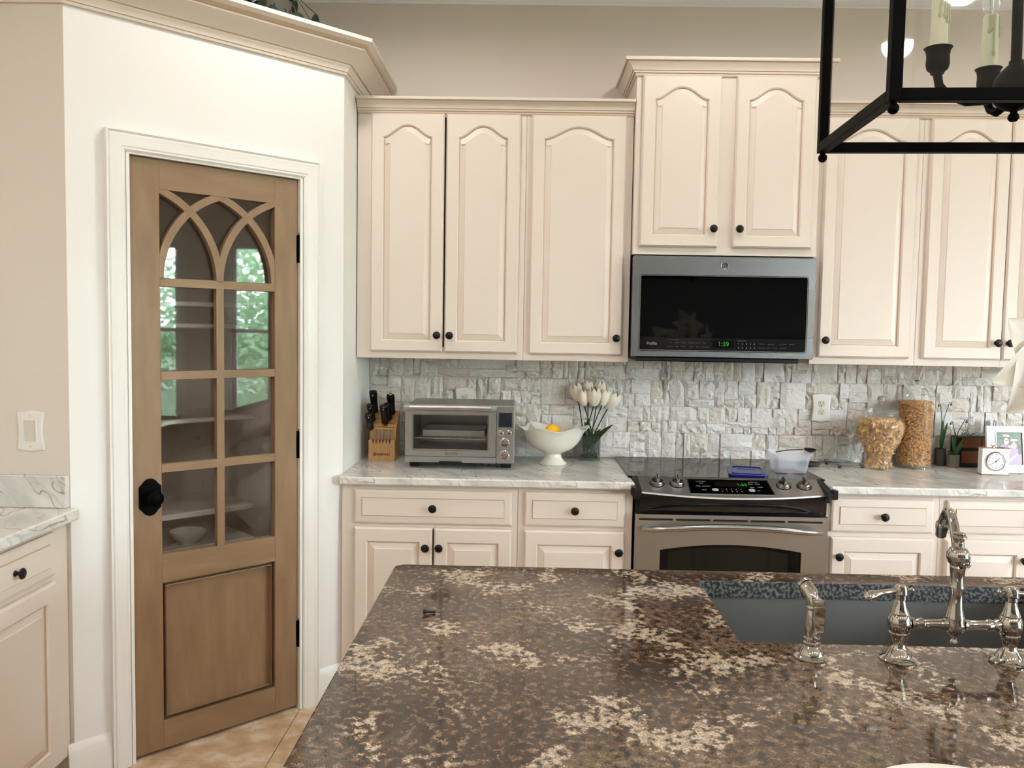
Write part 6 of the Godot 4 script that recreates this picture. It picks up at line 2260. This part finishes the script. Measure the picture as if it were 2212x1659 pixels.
func clock() -> void:
	var t := thing("desk_clock", "square white desk clock with a round silver dial near the right edge", "clock", V(1.213, CT + 0.0003, 0.284), -0.08)
	var o := Geo.rrect(-0.0565, 0.003, 0.0565, 0.116, 0.003)
	var g := Geo.new().slab(o, -0.020, 0.018, 0.0015)
	part("case", g, M["pearl frame"], t)
	var ed := Geo.new()
	ed.box(V(-0.058, 0, -0.021), V(0.058, 0.0035, 0.0195), 0.001)
	ed.box(V(-0.057, 0.1155, -0.0205), V(0.057, 0.118, 0.0185), 0.001)
	part("trim", ed, M["rose gold"], t)
	var cx := 0.001
	var cy := 0.0605
	var rg := Geo.new()
	rg.t = Transform3D(Basis(Vector3.RIGHT, PI / 2), V(cx, cy, 0.018))
	rg.lathe([[0.0420, 0], [0.0425, 0.003], [0.0410, 0.0055], [0.0385, 0.0060], [0.0365, 0.0035], [0.0362, 0.001]], 48)
	part("bezel", rg, M["chrome"], t)
	var dl := Geo.new()
	dl.t = rg.t
	dl.lathe([[0.0366, 0.0012], [0, 0.0012]], 40)
	part("dial", dl, M["paper"], t)
	for i in 12:
		var a := PI / 2 - TAU * (i + 1) / 12
		words("numeral", str(i + 1), 0.0098, M["print dark"], t, at(cx + cos(a) * 0.0295, cy + sin(a) * 0.0295, 0.0195), 0.0003)
	for h in [[PI / 2 - TAU * 1.62 / 12, 0.019, 0.0017, "hour_hand"], [PI / 2 - TAU * 39.0 / 60, 0.028, 0.0012, "minute_hand"], [PI / 2 - TAU * 28.0 / 60, 0.031, 0.0006, "second_hand"]]:
		var hg := Geo.new()
		var d := V(cos(h[0]), sin(h[0]), 0)
		var c := V(cx, cy, 0.0205)
		hg.bar(c - d * 0.006, c + d * h[1], h[2], 0.0006, V(0, 0, 1))
		part(h[3], hg, M["print dark"], t)
	part("hub", Geo.new().ball(V(cx, cy, 0.0208), V(0.0028, 0.0028, 0.0012), 12, 6), M["print dark"], t)
	var tp := Geo.new().lathe([[0, 0.118], [0.007, 0.118], [0.0065, 0.121], [0.004, 0.124], [0.004, 0.127]], 16, V(-0.004, 0, 0))
	var ring := []
	for i in 25:
		var a := TAU * i / 24
		ring.append(V(-0.004 + cos(a) * 0.011, 0.130 + sin(a) * 0.0062, sin(a) * 0.003))
	tp.tube(ring, 0.0016, 8)
	part("carrying_ring", tp, M["chrome"], t)

# ------------------------------------------------------------------ amaryllis at the right edge
func flowers_near() -> void:
	var v := thing("glass_vase", "tall clear glass vase of amaryllis on the island beyond the right edge", "vase", V(0.235, CT + 0.0003, 2.49))
	part("glass_body", Geo.new().lathe([[0, 0], [0.045, 0], [0.048, 0.004], [0.046, 0.05], [0.050, 0.15], [0.058, 0.24], [0.060, 0.245]], 40), M["jar glass"], v)
	part("water", Geo.new().lathe([[0, 0.006], [0.0415, 0.006], [0.0425, 0.05], [0.0445, 0.12], [0, 0.12]], 32), M["jar glass"], v)
	var heads := [[0.088, 1.474, 2.50, V(0.10, -0.12, 0.98), "large white amaryllis with a yellow throat at the right edge of the picture", 0.0], [0.245, 1.56, 2.53, V(0.3, 0.1, 0.95), "white amaryllis at the top of the vase beyond the right edge", 0.6], [0.22, 1.47, 2.39, V(-0.2, 0.0, -0.97), "white amaryllis in the vase facing the range", 0.3], [0.36, 1.45, 2.45, V(0.9, -0.1, 0.2), "white amaryllis in the vase facing right, away from the sink", 0.9]]
	for q in heads:
		var base := V(0.235 + (q[0] - 0.235) * 0.08, CT + 0.012, 2.49 + (q[2] - 2.49) * 0.15)
		var t := thing("amaryllis", q[4], "flower", base, 0, "white amaryllis in the glass vase")
		var ax: Vector3 = q[3].normalized()
		var c := V(q[0], q[1], q[2]) - base
		var back := c - ax * 0.075
		part("stem", Geo.new().tube([Vector3.ZERO, V(back.x * 0.2, 0.30, back.z * 0.3), V(back.x * 0.45, back.y * 0.86, back.z * 0.6), back - V(0, 0.01, 0), back + ax * 0.020], [0.008, 0.008, 0.007, 0.0065, 0.007], 12), M["stem green"], t)
		var xa := ax.cross(V(0, 1, 0)).normalized()
		var ya := xa.cross(ax)
		for m in 6:
			var a: float = TAU * (m + 0.5) / 6 + q[5]
			var inner := m % 2 == 1
			var pg := Geo.new()
			var th := Geo.new()
			var L := 0.118 if not inner else 0.105
			var w := 0.040 if not inner else 0.033
			if q[5] == 0.0:   # the flower in the picture: its petals hang unevenly, one droops in a narrow tip
				a = PI - deg_to_rad([20.0, 205.0, 238.0, 263.0, 140.0, 318.0][m])
				L = [0.12, 0.108, 0.122, 0.165, 0.10, 0.12][m]
				w = [0.046, 0.042, 0.050, 0.030, 0.045, 0.045][m]
			amaryllis_petal(pg, th, L, w, 0.004 if inner else 0.0, m)
			var d := xa * cos(a) + ya * sin(a)
			var sd := ax.cross(d)
			var po := part2("petal", pg, M["amaryllis petal"], th, M["throat yellow"], t, 70)
			po.transform = Transform3D(Basis(d, ax, d.cross(ax)), back + ax * 0.018)
		for m in 6:
			var a := TAU * m / 6 + 0.3
			var d := xa * cos(a) + ya * sin(a)
			part("stamen", Geo.new().tube([back + ax * 0.03, back + ax * 0.06 + d * 0.006, back + ax * 0.085 + d * 0.012 - V(0, 0.006, 0)], [0.0011, 0.0011, 0.0022], 6), M["throat yellow"], t)

func amaryllis_petal(g: Geo, th: Geo, L: float, w: float, lift: float, sd: int) -> void:
	# x runs outwards from the flower's axis, y along the axis
	var nu := 12
	var nv := 8
	var rows := []
	for i in nu + 1:
		var u := float(i) / nu
		var row := []
		for j in nv + 1:
			var s := 2.0 * j / nv - 1.0
			var ww := w * pow(sin(PI * clampf(0.06 + 0.935 * pow(u, 0.85), 0, 1)), 0.75)
			var x := 0.006 + L * (0.18 * u + 0.72 * u * u)
			var y := lift + L * (0.80 * u - 0.30 * u * u * u - 0.10 * pow(u, 6))
			var cup := 0.016 * (1 - u) * s * s
			var ruf := 0.0035 * sin(u * 9.0 + s * 3.0 + sd * 1.7) * u * absf(s)
			row.append(V(x - cup + 0.004 * s * s * u, y + 0.30 * ww * s * s * (1.0 - 0.6 * u) + ruf, s * ww))
		rows.append(row)
	for i in nu:
		for j in nv:
			var q: Geo = th if i < 4 and j > 0 and j < nv - 1 else g
			q.quad(rows[i][j], rows[i][j + 1], rows[i + 1][j + 1], rows[i + 1][j])
